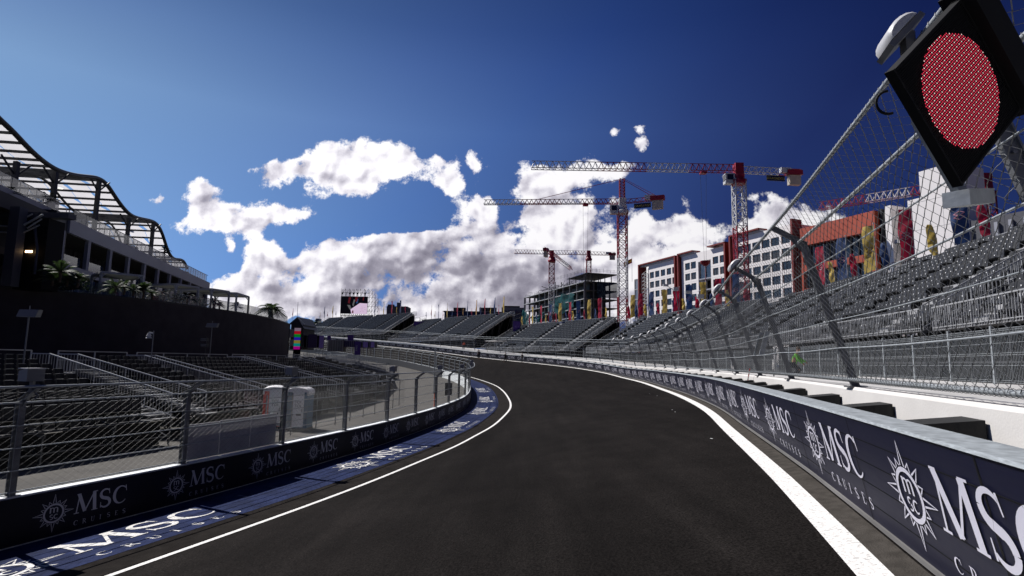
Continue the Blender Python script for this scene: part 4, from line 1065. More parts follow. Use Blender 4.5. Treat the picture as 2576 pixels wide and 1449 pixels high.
for y in np.arange(24, 113, 2.8):
    mb = MB(); off = .12 if y > 62 else 1.6; a, b = bl(y, off), bl(y+2.7, off); zz = 16.05 if y > 62 else 16.9
    mb.extrude([a+ZUP*zz, b+ZUP*zz, b+ZUP*(zz+1.25), a+ZUP*(zz+1.25)], (-.02, 0, 0)); mb.obj('roof_glass', 'glass_rail' if y > 62 else 'glass_blue', HB)
mb = MB()
for y0, y1, off, zz in ((24, 61.5, 1.6, 18.2), (62.4, 115, .12, 17.35)):
    mb.bar(bl(y0, off+.1)+ZUP*zz, bl(y1, off+.1)+ZUP*zz, .07, .07)
    for y in np.arange(y0, y1, 1.4): q = bl(y, off+.1); mb.bar(q+ZUP*(zz-1.3), q+ZUP*zz, .05, .05)
mb.obj('roof_railing', 'steel_dark', HB)
# furniture reading as clutter on the roof terrace
mb = MB()
for y in np.arange(64, 112, 1.7):
    q = bl(y, RNG.uniform(2, 5)); h = RNG.uniform(.6, 1.6); mb.box(q+ZUP*(16+h/2), (.9, .8, h), 0); mb.bar(q+ZUP*(16), q+ZUP*(16+h+.8), .05, .05)
mb.obj('roof_furniture', 'col_grey', HB)
# wavy canopy: front edge traced at its real plane, cylindrical towards the back
CP = [(0,50),(60,78),(120,150),(200,240),(300,335),(400,408),(470,440),(560,465),(650,478),(730,482),(790,498),(840,550),(880,620),(930,690),(1000,772),(1080,803),(1170,820),(1215,842),(1250,900),(1270,960),(1300,1060),(1330,1110),(1370,1122),(1410,1120),(1440,1152),(1448,1190)]
edge = []
for x, y in CP:
    px, py = x/2.337*.7594, (380+y/2.337)*.7594
    edge.append(on_line(px, py, BA-3.0, BB_))
edge = np.array([edge[0]+(edge[0]-edge[3])*2.2+V3((0, 0, 1.0)), edge[0]+(edge[0]-edge[3])*1.0+V3((0, 0, .6))]+edge)
EP = Path(edge)
CN = thing('wavy_canopy', 'wavy canopy of pale grey panels on dark steel ribs above the hospitality building', 'canopy', EP.at(20))
mb = MB(); e0 = [EP.at(d) for d in np.arange(0, EP.L, .6)]+[EP.P[-1]]; mb.tube(e0, .26, 8); mb.obj('edge_beam', 'steel_dark', CN)
ARC = np.r_[0, np.cumsum(np.linalg.norm(np.diff(EP.P, axis=0), axis=1))]
def cp(s, u, dz=0.0):
    p = V3([np.interp(s, ARC, EP.P[:, i]) for i in range(3)]); return p+V3((-.975, -.22, 0))*u+ZUP*(dz-.02*u)
mb = MB(); mb2 = MB(); CW = 20.0
S_ = np.arange(0.0, ARC[-1]-.1, 1.75)
for s in S_: mb.bar(cp(s, 0, -.12), cp(s, CW, -.12), .16, .26)
mb.obj('rib', 'steel_dark', CN)
for j in range(1, 4):
    mb = MB(); mb.tube([cp(s, CW*j/3, -.25) for s in np.arange(0, ARC[-1], .8)], .16, 6); mb.obj('long_beam', 'steel_dark', CN)
mb = MB(); UN = 8
for i in range(len(S_)-1):
    for j in range(UN):
        u0, u1 = CW*j/UN, CW*(j+1)/UN; g = RNG.uniform(.35, .8) if (i+j) % 2 else .05; g2 = .05 if (i+j) % 2 else RNG.uniform(.2, .6)
        if RNG.uniform() < .22: g, g2 = .06, .06
        a, b, c, d = cp(S_[i], u0+g, .04), cp(S_[i], u1-.03, .04), cp(S_[i+1], u1-g2, .04), cp(S_[i+1], u0+.03, .04)
        mb.quad(a, b, c, d)
mb.obj('panel', 'canopy_panel', CN)
for px, py in ((43, 404), (141, 430), (250, 452), (325, 546), (386, 560)):
    q = on_line(px, py, BA-3.0, BB_); mb = MB(); mb.bar(V3((q[0], q[1], 15.9)), q-ZUP*.1, .42, .42)
    for sg in (-1, 1): mb.bar(q-ZUP*1.6, q+V3((-BB_*sg*1.4, sg*1.5, 0))+ZUP*(.1), .14, .14)
    mb.obj('column', 'steel_dark', CN)
for k, (px, py) in enumerate(((10, 398), (152, 475), (253, 531), (329, 573), (389, 604))):
    q = on_line(px, py, BA-8, BB_); mb = MB(); mb.cyl(q, .28, .12, 12); mb.obj('lamp_disc', 'light_glow2', CN)
# dark lift tower and stairs at the left end
LT = thing('lift_tower', 'dark lift tower with one glowing sign beside the hospitality building', 'lift tower', (-40.5, 50, 7.4))
p = atY(34, 640, 52); mb = MB(); mb.bar((p[0], 52, 7.4), (p[0], 52, 14.6), .9, .9); mb.obj('column', 'fascia_dark', LT)
p = atY(88, 640, 53); mb = MB(); mb.box((p[0]-.4, 54, 10.6), (2.6, 2.0, 6.6)); mb.obj('shaft', 'black', LT)
p = atY(95, 600, 52.9); q = atY(73, 600, 52.9)
mb = MB(); a = atY(64, 631.5, 52.8); b = atY(81, 634, 52.8); mb.box((a+b)/2, (b[0]-a[0], .06, .2)); mb.obj('lit_sign', 'light_glow', LT)
mb = MB(); a = atY(86, 560, 52.7); b = atY(87, 690, 52.7); mb.tube([a, (a+b)/2+V3((.25, 0, 0)), b], .12, 6); mb.obj('cable_duct', 'fascia_dark', LT)
mb = MB()
for (x0, y0, x1, y1, w_) in ((40, 560, 82, 538, .07), (60, 566, 108, 540, .10), (68, 574, 105, 551, .07), (0, 568, 30, 570, .07), (0, 583, 28, 586, .07), (20, 593, 40, 585, .06), (48, 590, 100, 566, .07)):
    mb.tube([atY(x0, y0, 52.2), atY(x1, y1, 52.6)], w_, 6)
mb.obj('stair_handrail', 'galv', LT)
mb = MB()
mb.bar(atY(66, 596, 53.5), atY(108, 572, 56), .25, .5); mb.obj('stair_flight', 'steel_dark', LT)
mb = MB(); a = atY(0, 522, 53); mb.box((a[0]-1, 54, a[2]-.5), (14, 1.0, .5)); mb.obj('walkway_beam', 'fascia_dark', LT)
# ------------------------------------------------------------------ pergolas on the terrace
def pergola(lab, L, R, ztop, depth, w=.20):
    L, R = V3(L), V3(R); X = unit((R-L)*V3((1, 1, 0))); Yd = V3((-X[1], X[0], 0)); Yd = Yd if Yd[0] < 0 else -Yd
    t = thing('pergola', lab, 'pergola', (L+R)/2, 'pergolas on the terrace')
    c = [L, R, R+Yd*depth, L+Yd*depth]; c = [V3((q[0], q[1], 7.55)) for q in c]
    mb = MB(); top = [V3((q[0], q[1], ztop)) for q in c]
    for i in range(4): mb.bar(top[i], top[(i+1) % 4], .16, .22)
    mb.obj('roof_frame', 'pergola', t)
    mb = MB(); mb.hexa([top[0]+ZUP*.0, top[1]+ZUP*.0, top[2], top[3], top[0]+ZUP*.08, top[1]+ZUP*.08, top[2]+ZUP*.08, top[3]+ZUP*.08]); mb.obj('roof_sheet', 'pergola_sheet', t)
    for i in range(4):
        mb = MB(); mb.bar(c[i], top[i], w, w)
        for j in (-1, 1):
            q = top[(i+j) % 4]; d = unit(q-top[i]); mb.bar(top[i]-ZUP*.5, top[i]+d*.45-ZUP*.05, .10, .10)
        mb.obj('post', 'pergola', t)
TB = lambda px, py: atY(px, py, 1.0)
def at_z(px, py, z): d = ray(px, py); return EYE+d*((z-1.55)/d[2])
for i, (a, b, zt, dp) in enumerate((((249,743),(354,751),9.9,4.5), ((439,766),(495,772.5),9.9,4.5), ((529,776),(573,781),9.95,5), ((592,783),(623,790),9.9,4.5))):
    pergola('grey pergola on the terrace, %s from the left' % ['largest and first', 'second', 'third', 'last and smallest'][i], at_z(*a, 7.5), at_z(*b, 7.5), zt, dp)
pergola('low pergola frame nearest the far end, mostly behind plants on the terrace', at_z(505, 772, 7.5)+V3((-5, 6, 0)), at_z(540, 776, 7.5)+V3((-5, 6, 0)), 10.3, 4)
# ------------------------------------------------------------------ palms and shrubs
def palm(nm, lab, base, trunk_h, R_, nf, leaf, droop=1.0, group=None, seed=1, leaflets=True, tr=.25):
    rg = np.random.default_rng(seed); base = V3(base); t = thing(nm, lab, 'palm tree' if trunk_h > .6 else 'plant', base, group)
    mb = MB(); mb.tube([base, base+ZUP*trunk_h*.5+V3((.04, 0, 0)), base+ZUP*trunk_h, base+ZUP*(trunk_h+.35)], [tr*1.2, tr, tr*1.25, tr*.5], 9); mb.obj('trunk', 'bark', t)
    mb = MB(); top = base+ZUP*(trunk_h+.1)
    for k in range(nf):
        az = 2*math.pi*k/nf+rg.uniform(-.2, .2); el = rg.uniform(-.1, 1.35); ln = R_*rg.uniform(.8, 1.1); d = V3((math.cos(az), math.sin(az), 0)); P = []
        for s in np.linspace(0, 1, 10): P.append(top+d*ln*math.cos(el)*s**.95+ZUP*(ln*math.sin(el)*s-droop*ln*.55*s**2.3))
        mb.tube(P, np.linspace(.03, .006, 10)*R_*.5, 4)
        side = unit(np.cross(d, ZUP))
        if leaflets:
            for s in np.linspace(.12, .99, 26):
                i = s*9; a = P[int(i)]; b = P[min(9, int(i)+1)]; c = a+(b-a)*(i-int(i)); tn = unit(b-a if np.linalg.norm(b-a) > 1e-6 else d)
                for sg in (-1, 1):
                    l_ = R_*.27*math.sin(math.pi*min(1, s*.9+.1))**.6*rg.uniform(.75, 1.15); tip = c+(side*sg*.75+tn*.6-ZUP*.32)*l_; w_ = tn*R_*.016
                    mb.add([c-w_, c+w_, tip], [[0, 1, 2]])
    mb.obj('crown', leaf, t); return t
b0 = at_z(680, 803, 7.5); palm('palm_tree', 'large feathery palm standing alone near the right end of the terrace', b0, 1.35, 2.75, 40, 'palm_leaf', 1.0, None, 3, tr=.36)
pl = [(160,705,1.5,'broad palm'),(140,714,1.3,'low palm'),(178,716,1.3,'low palm'),(205,719,1.0,'fan palm'),(300,733,1.25,'fan palm'),(322,737,1.0,'small palm'),(345,740,.9,'small palm'),(370,746,1.3,'fan palm'),(392,750,1.0,'small palm'),(452,762,1.0,'fan palm'),(480,765,1.1,'fan palm'),(505,770,.9,'small palm'),(545,776,1.1,'small palm'),(561,778,.9,'small palm'),(603,784,1.0,'spiky palm'),(420,757,.8,'small palm')]
pl.sort()
for k, (x, y, r, w_) in enumerate(pl):
    b = at_z(x, y, 7.5); b = b*1.02+V3((-.8, .6, 0)); b[2] = 7.5
    palm('small_palm', '%s planted behind the terrace glass, %s plant from the left' % (w_, ORD[k]), b, .75 if k % 2 else .5, r*1.15, 22, 'palm_leaf' if k < 8 else 'palm_dark', .7, 'palms along the terrace glass', 20+k, tr=.10)
for k, (px, py, R_) in enumerate(((15, 500, 1.5), (122, 492, 1.7), (415, 622, 1.1))):
    b = on_line(px, py, BA-2.0, BB_); palm('roof_palm', ['palm on the roof terrace at the left frame edge', 'palm on the roof terrace beside a canopy column', 'small palm on the roof terrace near the canopy end'][k], V3((b[0], b[1], 16.0)), max(.5, b[2]-16.5), R_, 18, 'palm_dark', .9, 'palms on the roof terrace', 50+k, tr=.10)
HG = thing('planter_hedge', 'dark green planter hedge behind the terrace glass at the left', 'hedge', at_z(150, 735, 7.5))
mb = MB(); rg = np.random.default_rng(9)
for _ in range(2600):
    px = rg.uniform(60, 235); c = at_z(px, 728, 7.5)*1.02; c[2] = 7.5+rg.uniform(.05, 1.2); c[0] -= rg.uniform(.2, 1.4); s_ = rg.uniform(.05, .13); n1 = unit(rg.normal(size=3)); n2 = unit(np.cross(n1, rg.normal(size=3)))
    mb.quad(c-n1*s_, c-n2*s_*.5, c+n1*s_, c+n2*s_*.5)
mb.obj('foliage', 'palm_dark', HG)
# light poles and camera pole standing in front of the dark wall
def light_pole(lab, xb, yb, xt, yt, Y, head, grp='light poles before the dark wall'):
    a = atY(xb, yb, Y); b = atY(xt, yt, Y); t = thing('light_pole', lab, 'light pole', a, grp); zb = -2.3
    mb = MB(); mb.tube([V3((a[0], Y, zb)), V3((a[0], Y, b[2]))], .035, 6); mb.obj('pole', 'lamp_grey', t); b = V3((a[0], Y, b[2]))
    if head == 'flat':
        mb = MB(); mb.hexa([b+V3(v) for v in ((-.45,-.15,-.20),(.40,-.15,-.20),(.40,.15,-.20),(-.45,.15,-.20),(-.36,-.12,.12),(.50,-.12,.12),(.50,.12,.12),(-.36,.12,.12))]); mb.obj('lamp_head', 'lamp_grey', t)
        mb = MB(); mb.tube([b+ZUP*.1, b+ZUP*.3], .02, 5); mb.obj('finial', 'lamp_grey', t)
    else:
        mb = MB(); mb.bar(b-ZUP*.15, b+V3((-.25, 0, -.1)), .06, .06); mb.cyl(b+V3((-.25, 0, -.42)), .16, .14, 12, r2=.05); mb.tube([b+V3((-.25, 0, -.30)), b+V3((-.25, 0, -.12))], [.13, .05], 10); mb.obj('camera_dome', 'lamp_white', t)
light_pole('light pole with wide flat head, leftmost before the dark wall', 64, 870, 78, 786, 26, 'flat')
light_pole('white dome camera on a thin pole before the dark wall', 382, 885, 390, 832, 33, 'dome')
light_pole('light pole with small flat head, right one before the dark wall', 529, 880, 538, 817, 46, 'flat')
SPK = atY(515, 860, 44); t = thing('speaker_stack', 'two small dark floodlights stacked on a stand before the dark wall', 'floodlight', (SPK[0], 44, -1))
for k, y in enumerate((854, 868)):
    c = atY(515, y, 44); mb = MB(); mb.box(c, (.5, .3, .22)); mb.obj('floodlight', 'dark_grey', t); mb = MB()
    for j in (-.06, .04): mb.box(c+V3((0, -.16, j)), (.42, .02, .05))
    mb.obj('grille', 'lamp_grey', t)
mb = MB(); mb.bar((SPK[0], 44.2, -1.5), (SPK[0], 44.2, SPK[2]+.4), .06, .06); mb.obj('pole', 'dark_grey', t)
# striped totem
a, b = atY(741.5, 825, 103), atY(757, 825, 103); zt = a[2]; zb = atY(748, 879, 103)[2]
t = thing('striped_totem', 'tall totem screen with seven coloured bars at the end of the dark wall', 'totem', (a[0], 103, zb)); n = 7
for i in range(n):
    mb = MB(); z1 = zt-(zt-zb)*i/n; z0 = zt-(zt-zb)*(i+1)/n; mb.box(((a[0]+b[0])/2, 103, (z0+z1)/2), (b[0]-a[0], .12, z1-z0-.0)); mb.obj('colour_bar', 'bar%d' % i, t)
mb = MB(); mb.box(((a[0]+b[0])/2, 103.2, (zb+zt)/2-1), (b[0]-a[0]+.15, .25, zt-zb+2)); mb.obj('casing', 'black', t)
# small pavilion roof beside the wall end
t = thing('pavilion', 'dark pavilion with pitched roof at the end of the terrace wall', 'pavilion', (-40, 118, 3))
a = atY(727, 810, 120); b = atY(765, 824, 120); r = atY(748, 797, 120)
mb = MB(); mb.extrude([a-ZUP*.4, r, b-ZUP*.2], (0, 9, 0)); mb.obj('roof', 'steel_dark', t); mb = MB(); mb.box(((a[0]+b[0])/2, 124, a[2]-3), (b[0]-a[0]-.6, 7, 5)); mb.obj('body', 'interior', t)
mb = MB(); mb.bar(r-ZUP*.05+V3((0, -.1, 0)), atY(766, 816, 119.9), .15, .15); mb.bar(r+V3((0, -.1, 0)), r+V3((0, -.1, 3.0)), .06, .06); mb.obj('gable_trim', 'galv', t)
mb = MB(); q = atY(734, 838, 119); mb.box(q, (.9, .1, 1.6)); mb.box(atY(735, 862, 119), (.8, .1, 1.3)); mb.obj('lit_window', 'far_white', t)
# purple boards and kiosks inside the bend
def board(nm, lab, x0, y0, x1, y1, Y, m, cat='banner', th=.1, grp='purple boards inside the far bend', txt=None):
    a, b = atY(x0, y0, Y), atY(x1, y1, Y); t = thing(nm, lab, cat, ((a[0]+b[0])/2, Y, b[2]), grp)
    mb = MB(); mb.box(((a[0]+b[0])/2, Y, (a[2]+b[2])/2), (b[0]-a[0], th, a[2]-b[2])); mb.obj('panel', m, t)
    mb = MB(); g = b[2]-1.5
    for x in (a[0]+.05, b[0]-.05): mb.bar((x, Y+th/2+.05, g), (x, Y+th/2+.05, a[2]), .07, .07)
    mb.obj('support_post', 'galv_dark', t)
    if txt: mb = MB(); text_mesh(mb, txt, ((a[0]+b[0])/2, Y-th/2-.02, (a[2]+b[2])/2), (0, 0, 1), (-1, 0, 0), (b[0]-a[0])*.34); mb.obj('lettering', 'lamp_white', t)
board('banner', 'dark purple banner board just right of the striped totem', 776, 841, 796, 875, 118, 'purple_dark')
board('banner', 'tall pale lilac banner board', 804, 845, 813, 876, 112, 'purple_light')
board('banner', 'small purple flag board left above the grey container', 824, 844, 832, 855, 112, 'purple')
board('banner', 'small purple flag board right of the grey container', 875, 843, 889, 857, 112, 'purple')
board('banner', 'tall purple banner with white vertical lettering', 893, 859, 906, 893, 106, 'purple', txt='FAN')
board('banner', 'narrow lilac banner with white lettering near the inner fence', 914, 860, 925, 874, 108, 'purple_light', txt='GO')
board('banner', 'narrow lilac banner farthest right inside the bend', 933, 860, 941, 874, 110, 'purple_light', txt='GO')
def crate_box(nm, lab, cat, x0, y0, x1, y1, Y, dep, m, m2='steel_rail'):
    a, b = atY(x0, y0, Y), atY(x1, y1, Y); t = thing(nm, lab, cat, ((a[0]+b[0])/2, Y, b[2]))
    mb = MB(); mb.box(((a[0]+b[0])/2, Y+dep/2, (a[2]+b[2])/2), (b[0]-a[0], dep, a[2]-b[2])); mb.obj('body', m, t)
    mb = MB(); n = 6
    for i in range(n+1): x = a[0]+(b[0]-a[0])*i/n; mb.bar((x, Y-.02, b[2]), (x, Y-.02, a[2]), .04, .04)
    mb.bar((a[0], Y-.02, a[2]), (b[0], Y-.02, a[2]), .06, .06); mb.obj('frame', m2, t); return t
crate_box('container', 'grey container with railing on top inside the far bend', 'container', 826, 855, 861, 884, 113, 2.4, 'concrete_dark')
crate_box('kiosk', 'dark kiosk between the purple boards inside the far bend', 'kiosk', 866, 857, 893, 873, 114, 2.4, 'purple_dark')
crate_box('kiosk', 'long dark kiosk with pale rail right of the purple banner', 'kiosk', 906, 860, 942, 875, 115, 2.4, 'dark_grey')
crate_box('kiosk', 'dark kiosk directly right of the striped totem', 'kiosk', 757, 843, 803, 874, 121, 3, 'black')
# lamp post and small items inside the tip of the bend
b = atY(1092, 975, 62); t = thing('slim_pole', 'slim grey pole with camera bracket rising behind the inner fence tip', 'pole', b)
mb = MB(); mb.tube([V3((b[0], 62, -2)), V3((b[0], 62, atY(1092, 876, 62)[2]))], .07, 8); mb.obj('pole', 'galv', t); mb = MB(); q = atY(1088, 880, 62); mb.box(q, (.35, .2, .2)); mb.bar(q, q+V3((.25, 0, 0)), .05, .05); mb.obj('camera', 'galv_dark', t)
g = atY(1080, 985, 40); t = thing('ballast_bag', 'pale ballast bag lying on the ground behind the inner fence', 'bag', (g[0], 40, -2.3)); mb = MB(); mb.tube([V3((g[0]-.6, 40, -2.1)), V3((g[0]-.2, 40.1, -1.98)), V3((g[0]+.2, 39.9, -2.0)), V3((g[0]+.6, 40, -2.12))], [.12, .26, .24, .12], 8); mb.obj('bag', 'cloth_pale', t)
g = INN.at(49.5, -.8); t = thing('marker_post', 'orange marker post behind the low wall near the fence tip', 'post', g); mb = MB(); mb.tube([g, g+ZUP*1.7], .07, 8); mb.obj('post', 'hivis_orange', t); mb = MB(); mb.box(g+ZUP*1.75, (.18, .18, .12)); mb.obj('cap', 'dark_grey', t)
g = INN.at(54, -.75); t = thing('control_cabinet', 'dark control cabinet on a post behind the low wall near the fence tip', 'cabinet', g); mb = MB(); mb.box(g+ZUP*1.75, (.5, .35, .9)); mb.obj('cabinet', 'dark_grey', t); mb = MB(); mb.bar(g, g+ZUP*1.3, .08, .08); mb.obj('post', 'galv_dark', t)
# ------------------------------------------------------------------ white apartment blocks behind the stands
FA, FB_ = 111.7, -.385       # facade line X = FA + FB_*Y
FD = unit(V3((-FB_, -1, 0)))*-1; FD = unit(V3((.359, -.933, 0)))      # along facade towards the camera
FN = V3((-.933, -.359, 0))                                            # outward normal
FP0 = V3((FA+FB_*185.0, 185.0, 0))
def f_at(px):      # distance along the facade for an image column
    q = on_line(px, 700, FA, FB_); return np.dot(q-FP0, FD)
def fq(s, z, o=0.0): return FP0+FD*s+ZUP*z+FN*o
ZR = 32.6
def fbox(mb, s0, s1, z0, z1, o0, o1, m=0):
    mb.hexa([fq(s0, z0, o0), fq(s1, z0, o0), fq(s1, z0, o1), fq(s0, z0, o1), fq(s0, z1, o0), fq(s1, z1, o0), fq(s1, z1, o1), fq(s0, z1, o1)], m)
def facade(t, s0, s1, zt, cols, rows, ww=2.15, wh=1.92, skipf=None, wallm='white_wall', z_bot=2.0, dep=16):
    zs = [zt-3.15-3.0*r for r in range(rows)]
    mb = MB(); xs = sorted([s0, s1]+[c-ww/2 for c in cols]+[c+ww/2 for c in cols]); zz = sorted([z_bot, zt]+[z-wh/2 for z in zs]+[z+wh/2 for z in zs])
    for i in range(len(xs)-1):
        for j in range(len(zz)-1):
            hole = any(abs((xs[i]+xs[i+1])/2-c) < ww/2 for c in cols) and any(abs((zz[j]+zz[j+1])/2-z) < wh/2 for z in zs)
            if not hole: mb.quad(fq(xs[i], zz[j]), fq(xs[i+1], zz[j]), fq(xs[i+1], zz[j+1]), fq(xs[i], zz[j+1]))
    for c in cols:
        for z in zs:
            a, b, e, f = fq(c-ww/2, z-wh/2), fq(c+ww/2, z-wh/2), fq(c+ww/2, z+wh/2), fq(c-ww/2, z+wh/2); d = FN*-.28
            mb.quad(a, a+d, b+d, b); mb.quad(b, b+d, e+d, e); mb.quad(e, e+d, f+d, f); mb.quad(f, f+d, a+d, a)
    fbox(mb, s0, s1, z_bot, zt, -dep, -.6)
    mb.quad(fq(s0, zt), fq(s1, zt), fq(s1, zt, -.6), fq(s0, zt, -.6)); mb.quad(fq(s0, z_bot), fq(s0, zt), fq(s0, zt, -.6), fq(s0, z_bot, -.6)); mb.quad(fq(s1, z_bot), fq(s1, zt), fq(s1, zt, -.6), fq(s1, z_bot, -.6))
    mb.obj('wall', wallm, t)
    mb = MB()
    for z in zs: fbox(mb, s0+.05, s1-.05, z-wh/2-.62, z-wh/2-.58, .0, .006)
    mb.obj('panel_joint', 'joint', t)
    for i, c in enumerate(cols):
        for j, z in enumerate(zs):
            mb = MB(); fbox(mb, c-ww/2, c+ww/2, z-wh/2, z+wh/2, -.26, -.22); w = mb.obj('window', 'glass_bronze' if (j == 1) else 'glass_dark', t)
            mb = MB(); fbox(mb, c-.03, c+.03, z-wh/2, z+wh/2, -.22, -.17); fbox(mb, c-ww/2, c+ww/2, z-wh/2, z-wh/2+.06, -.22, -.15); mb.obj('window_frame', 'steel_dark', w)
def red_frame(t, s0, s1, zt, left=True, right=True, top=(0, 1)):
    mb = MB()
    if left: fbox(mb, s0-.5, s0, 2, zt+.9, -2, .9)
    if right: fbox(mb, s1, s1+.5, 2, zt+.9, -2, .9)
    a, b = s0+(s1-s0)*top[0], s0+(s1-s0)*top[1]
    fbox(mb, a-(.5 if left else 0), b, zt+.55, zt+.9, -2, .9); mb.obj('red_portal_frame', 'red_trim', t)
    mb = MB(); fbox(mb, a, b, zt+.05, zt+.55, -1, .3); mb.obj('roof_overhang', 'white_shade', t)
sA0, sA1 = f_at(1613), f_at(1702); sB0, sB1 = f_at(1713), f_at(1829); sC0, sC1 = f_at(1846), f_at(2001)
t = thing('apartment_block', 'white apartment block with red frame, leftmost of the three and beside the glass stair', 'building', fq(sA0, 2), 'white apartment blocks')
n5 = [f_at(x) for x in (1640, 1653.5, 1668, 1683, 1697)]
facade(t, f_at(1632), sA1, ZR-.8, n5, 8); red_frame(t, sA0, sA1, ZR-.8)
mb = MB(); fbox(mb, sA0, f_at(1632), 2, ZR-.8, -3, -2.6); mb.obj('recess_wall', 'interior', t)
mb = MB()
for s in np.linspace(sA0+.6, f_at(1631), 3): mb.bar(fq(s, 2, .2), fq(s, ZR-3, .2), .12, .12)
for k in range(24): mb.bar(fq(sA0+.6, 3+k*1.15, .2), fq(f_at(1631), 4.1+k*1.15, .2), .10, .10); mb.bar(fq(sA0+.6, 3+k*1.15, .2), fq(f_at(1631), 3+k*1.15, .2), .10, .10)
mb.obj('hoist_lattice', 'crane_white', t)
t = thing('apartment_block', 'white apartment block with open glazed stair in the middle, second of the three', 'building', fq(sB0, 2), 'white apartment blocks')
facade(t, sB0+.4, f_at(1757), ZR-.6, [f_at(1730), f_at(1745)], 8); facade(t, f_at(1789), sB1, ZR-.6, [f_at(1801), f_at(1819)], 8)
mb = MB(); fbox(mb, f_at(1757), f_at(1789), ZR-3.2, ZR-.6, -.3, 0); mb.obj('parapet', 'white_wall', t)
mb = MB(); fbox(mb, f_at(1757), f_at(1789), 2, ZR-3.2, -3.4, -3); mb.obj('stair_back', 'interior', t)
s0_, s1_ = f_at(1757), f_at(1789)
mb = MB(); fbox(mb, s0_+.2, s1_-.2, ZR-8, ZR-3.3, -.5, -.45); mb.obj('stair_glazing', 'glass_blue', t)
mb = MB()
for k in range(9): fbox(mb, s0_, s1_, ZR-8.2-3.0*k, ZR-7.9-3.0*k, -3, -.1)
for s in (s0_+.1, (s0_+s1_)/2, s1_-.1): fbox(mb, s-.08, s+.08, 2, ZR-3.2, -.4, -.2)
mb.obj('stair_landing', 'col_grey', t)
red_frame(t, sB0, sB1, ZR-.6, top=(0, .33)); mb = MB(); a = sB0+(sB1-sB0)*.66; fbox(mb, a, sB1+.5, ZR-.05, ZR+.3, -2, .9); mb.obj('red_portal_frame', 'red_trim', t)
t = thing('apartment_block', 'white apartment block behind the red crane mast, nearest of the three', 'building', fq(sC0, 2), 'white apartment blocks')
facade(t, sC0+.6, sC1, ZR+.6, [f_at(x) for x in (1862, 1882, 1905, 1929, 1953, 1980)], 8, ww=2.5); red_frame(t, sC0, sC1, ZR+.6, top=(0, .5))
for i, (a, b) in enumerate(((sA1+.5, sB0-.5), (sB1+.5, sC0-.5))):
    t = thing('link_block', 'dark glazed link between the %s white apartment blocks' % ('left and middle', 'middle and nearest')[i], 'building', fq(a, 2), 'dark links between white blocks')
    mb = MB(); fbox(mb, a, b, 2, ZR-.3, -8, -1.4); mb.obj('wall', 'glass_dark', t); mb = MB()
    for k in range(10): fbox(mb, a, b, ZR-3*k-.5, ZR-3*k-.25, -1.4, -1.3)
    mb.obj('floor_edge', 'steel_dark', t)
# open glazed frame left of the white blocks
t = thing('glazed_frame', 'open grey framed glass bay left of the white blocks', 'building', fq(-3, 2)); mb = MB(); s0 = f_at(1596)
for s in (s0, (s0+sA0)/2, sA0-.6): fbox(mb, s-.12, s+.12, 2, 28.5, -.3, 0)
for k in range(9): fbox(mb, s0, sA0-.6, 28.2-3.2*k, 28.5-3.2*k, -.3, .02)
mb.obj('frame', 'far_frame', t)
for k in range(4):
    mb = MB(); fbox(mb, s0, sA0-.6, 25.2-3.2*k, 28.2-3.2*k, -.2, -.16); mb.obj('pane', 'glass_blue' , t)
mb = MB(); fbox(mb, s0, sA0-.6, 2, 12, -5, -4); mb.obj('rear_wall', 'white_shade', t)
# orange block
def plane_pt(px, py, Y): return atY(px, py, Y)
t = thing('orange_building', 'orange clad building with dark window bands behind the outer fence', 'building', (60, 110, 2))
o0, o1 = f_at(2020), f_at(2212)
mb = MB(); zt = 31.5; 
for (a, b, z0, z1) in ((0, 1, 27.6, zt), (0, 1, 21.9, 23.3), (0, 1, 16.4, 18.2), (0, 1, 9, 11.8), (0, .03, 9, zt), (.92, 1, 9, zt)):
    fbox(mb, o0+(o1-o0)*a, o0+(o1-o0)*b, z0, z1, -.6, .3 if a or b < 1 else .25)
fbox(mb, o0, o1, 27.7, zt-.02, -12, -.65)
mb.obj('cladding', 'orange_clad', t); mb = MB(); fbox(mb, o0+.2, o1-.2, 2, 27.5, -12, -1.2); mb.obj('window_band', 'glass_dark', t)
mb = MB()
for s in np.linspace(o0+1, o1-3, 9): fbox(mb, s-.1, s+.1, 9, 27.5, -1.15, -.9)
fbox(mb, o0, o1, 2, 9, -1.1, -.7); mb.obj('mullion', 'steel_dark', t)
# dark link and gabled white building
t = thing('link_block', 'dark link wall between the orange building and the white gable', 'building', fq(o1, 2)); mb = MB(); fbox(mb, o1+.3, f_at(2234), 2, 31.6, -9, -1.4); mb.obj('wall', 'glass_dark', t)
mb = MB(); fbox(mb, o1+.3, o1+.7, 2, 31.8, -1.4, -.8); mb.obj('pilaster', 'steel_dark', t)
t = thing('white_gable_building', 'plain white walled building with recessed bay, rightmost behind the fence', 'building', fq(f_at(2236), 2))
g0, g1, g2, g3 = f_at(2236), f_at(2252), f_at(2296), f_at(2420)
mb = MB(); fbox(mb, g0, g1, 2, 31.8, -8, 0); fbox(mb, g2, g3, 2, 31.8, -8, .0); fbox(mb, f_at(2330), g3, 31.8, 36.5, -8, .0); mb.obj('wall', 'white_wall', t)
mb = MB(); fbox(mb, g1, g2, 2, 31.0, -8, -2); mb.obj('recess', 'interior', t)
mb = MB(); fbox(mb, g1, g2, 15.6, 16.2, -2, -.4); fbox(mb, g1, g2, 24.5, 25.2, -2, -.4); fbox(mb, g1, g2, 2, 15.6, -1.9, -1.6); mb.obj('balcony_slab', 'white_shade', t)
mb = MB()
for z in (8, 14, 20, 26, 31): fbox(mb, g2+.1, g3-.1, z, z+.06, .0, .008)
for s in (g2+6, g2+13): fbox(mb, s, s+.05, 2, 31.5, .0, .008)
mb.obj('panel_joint', 'joint', t)
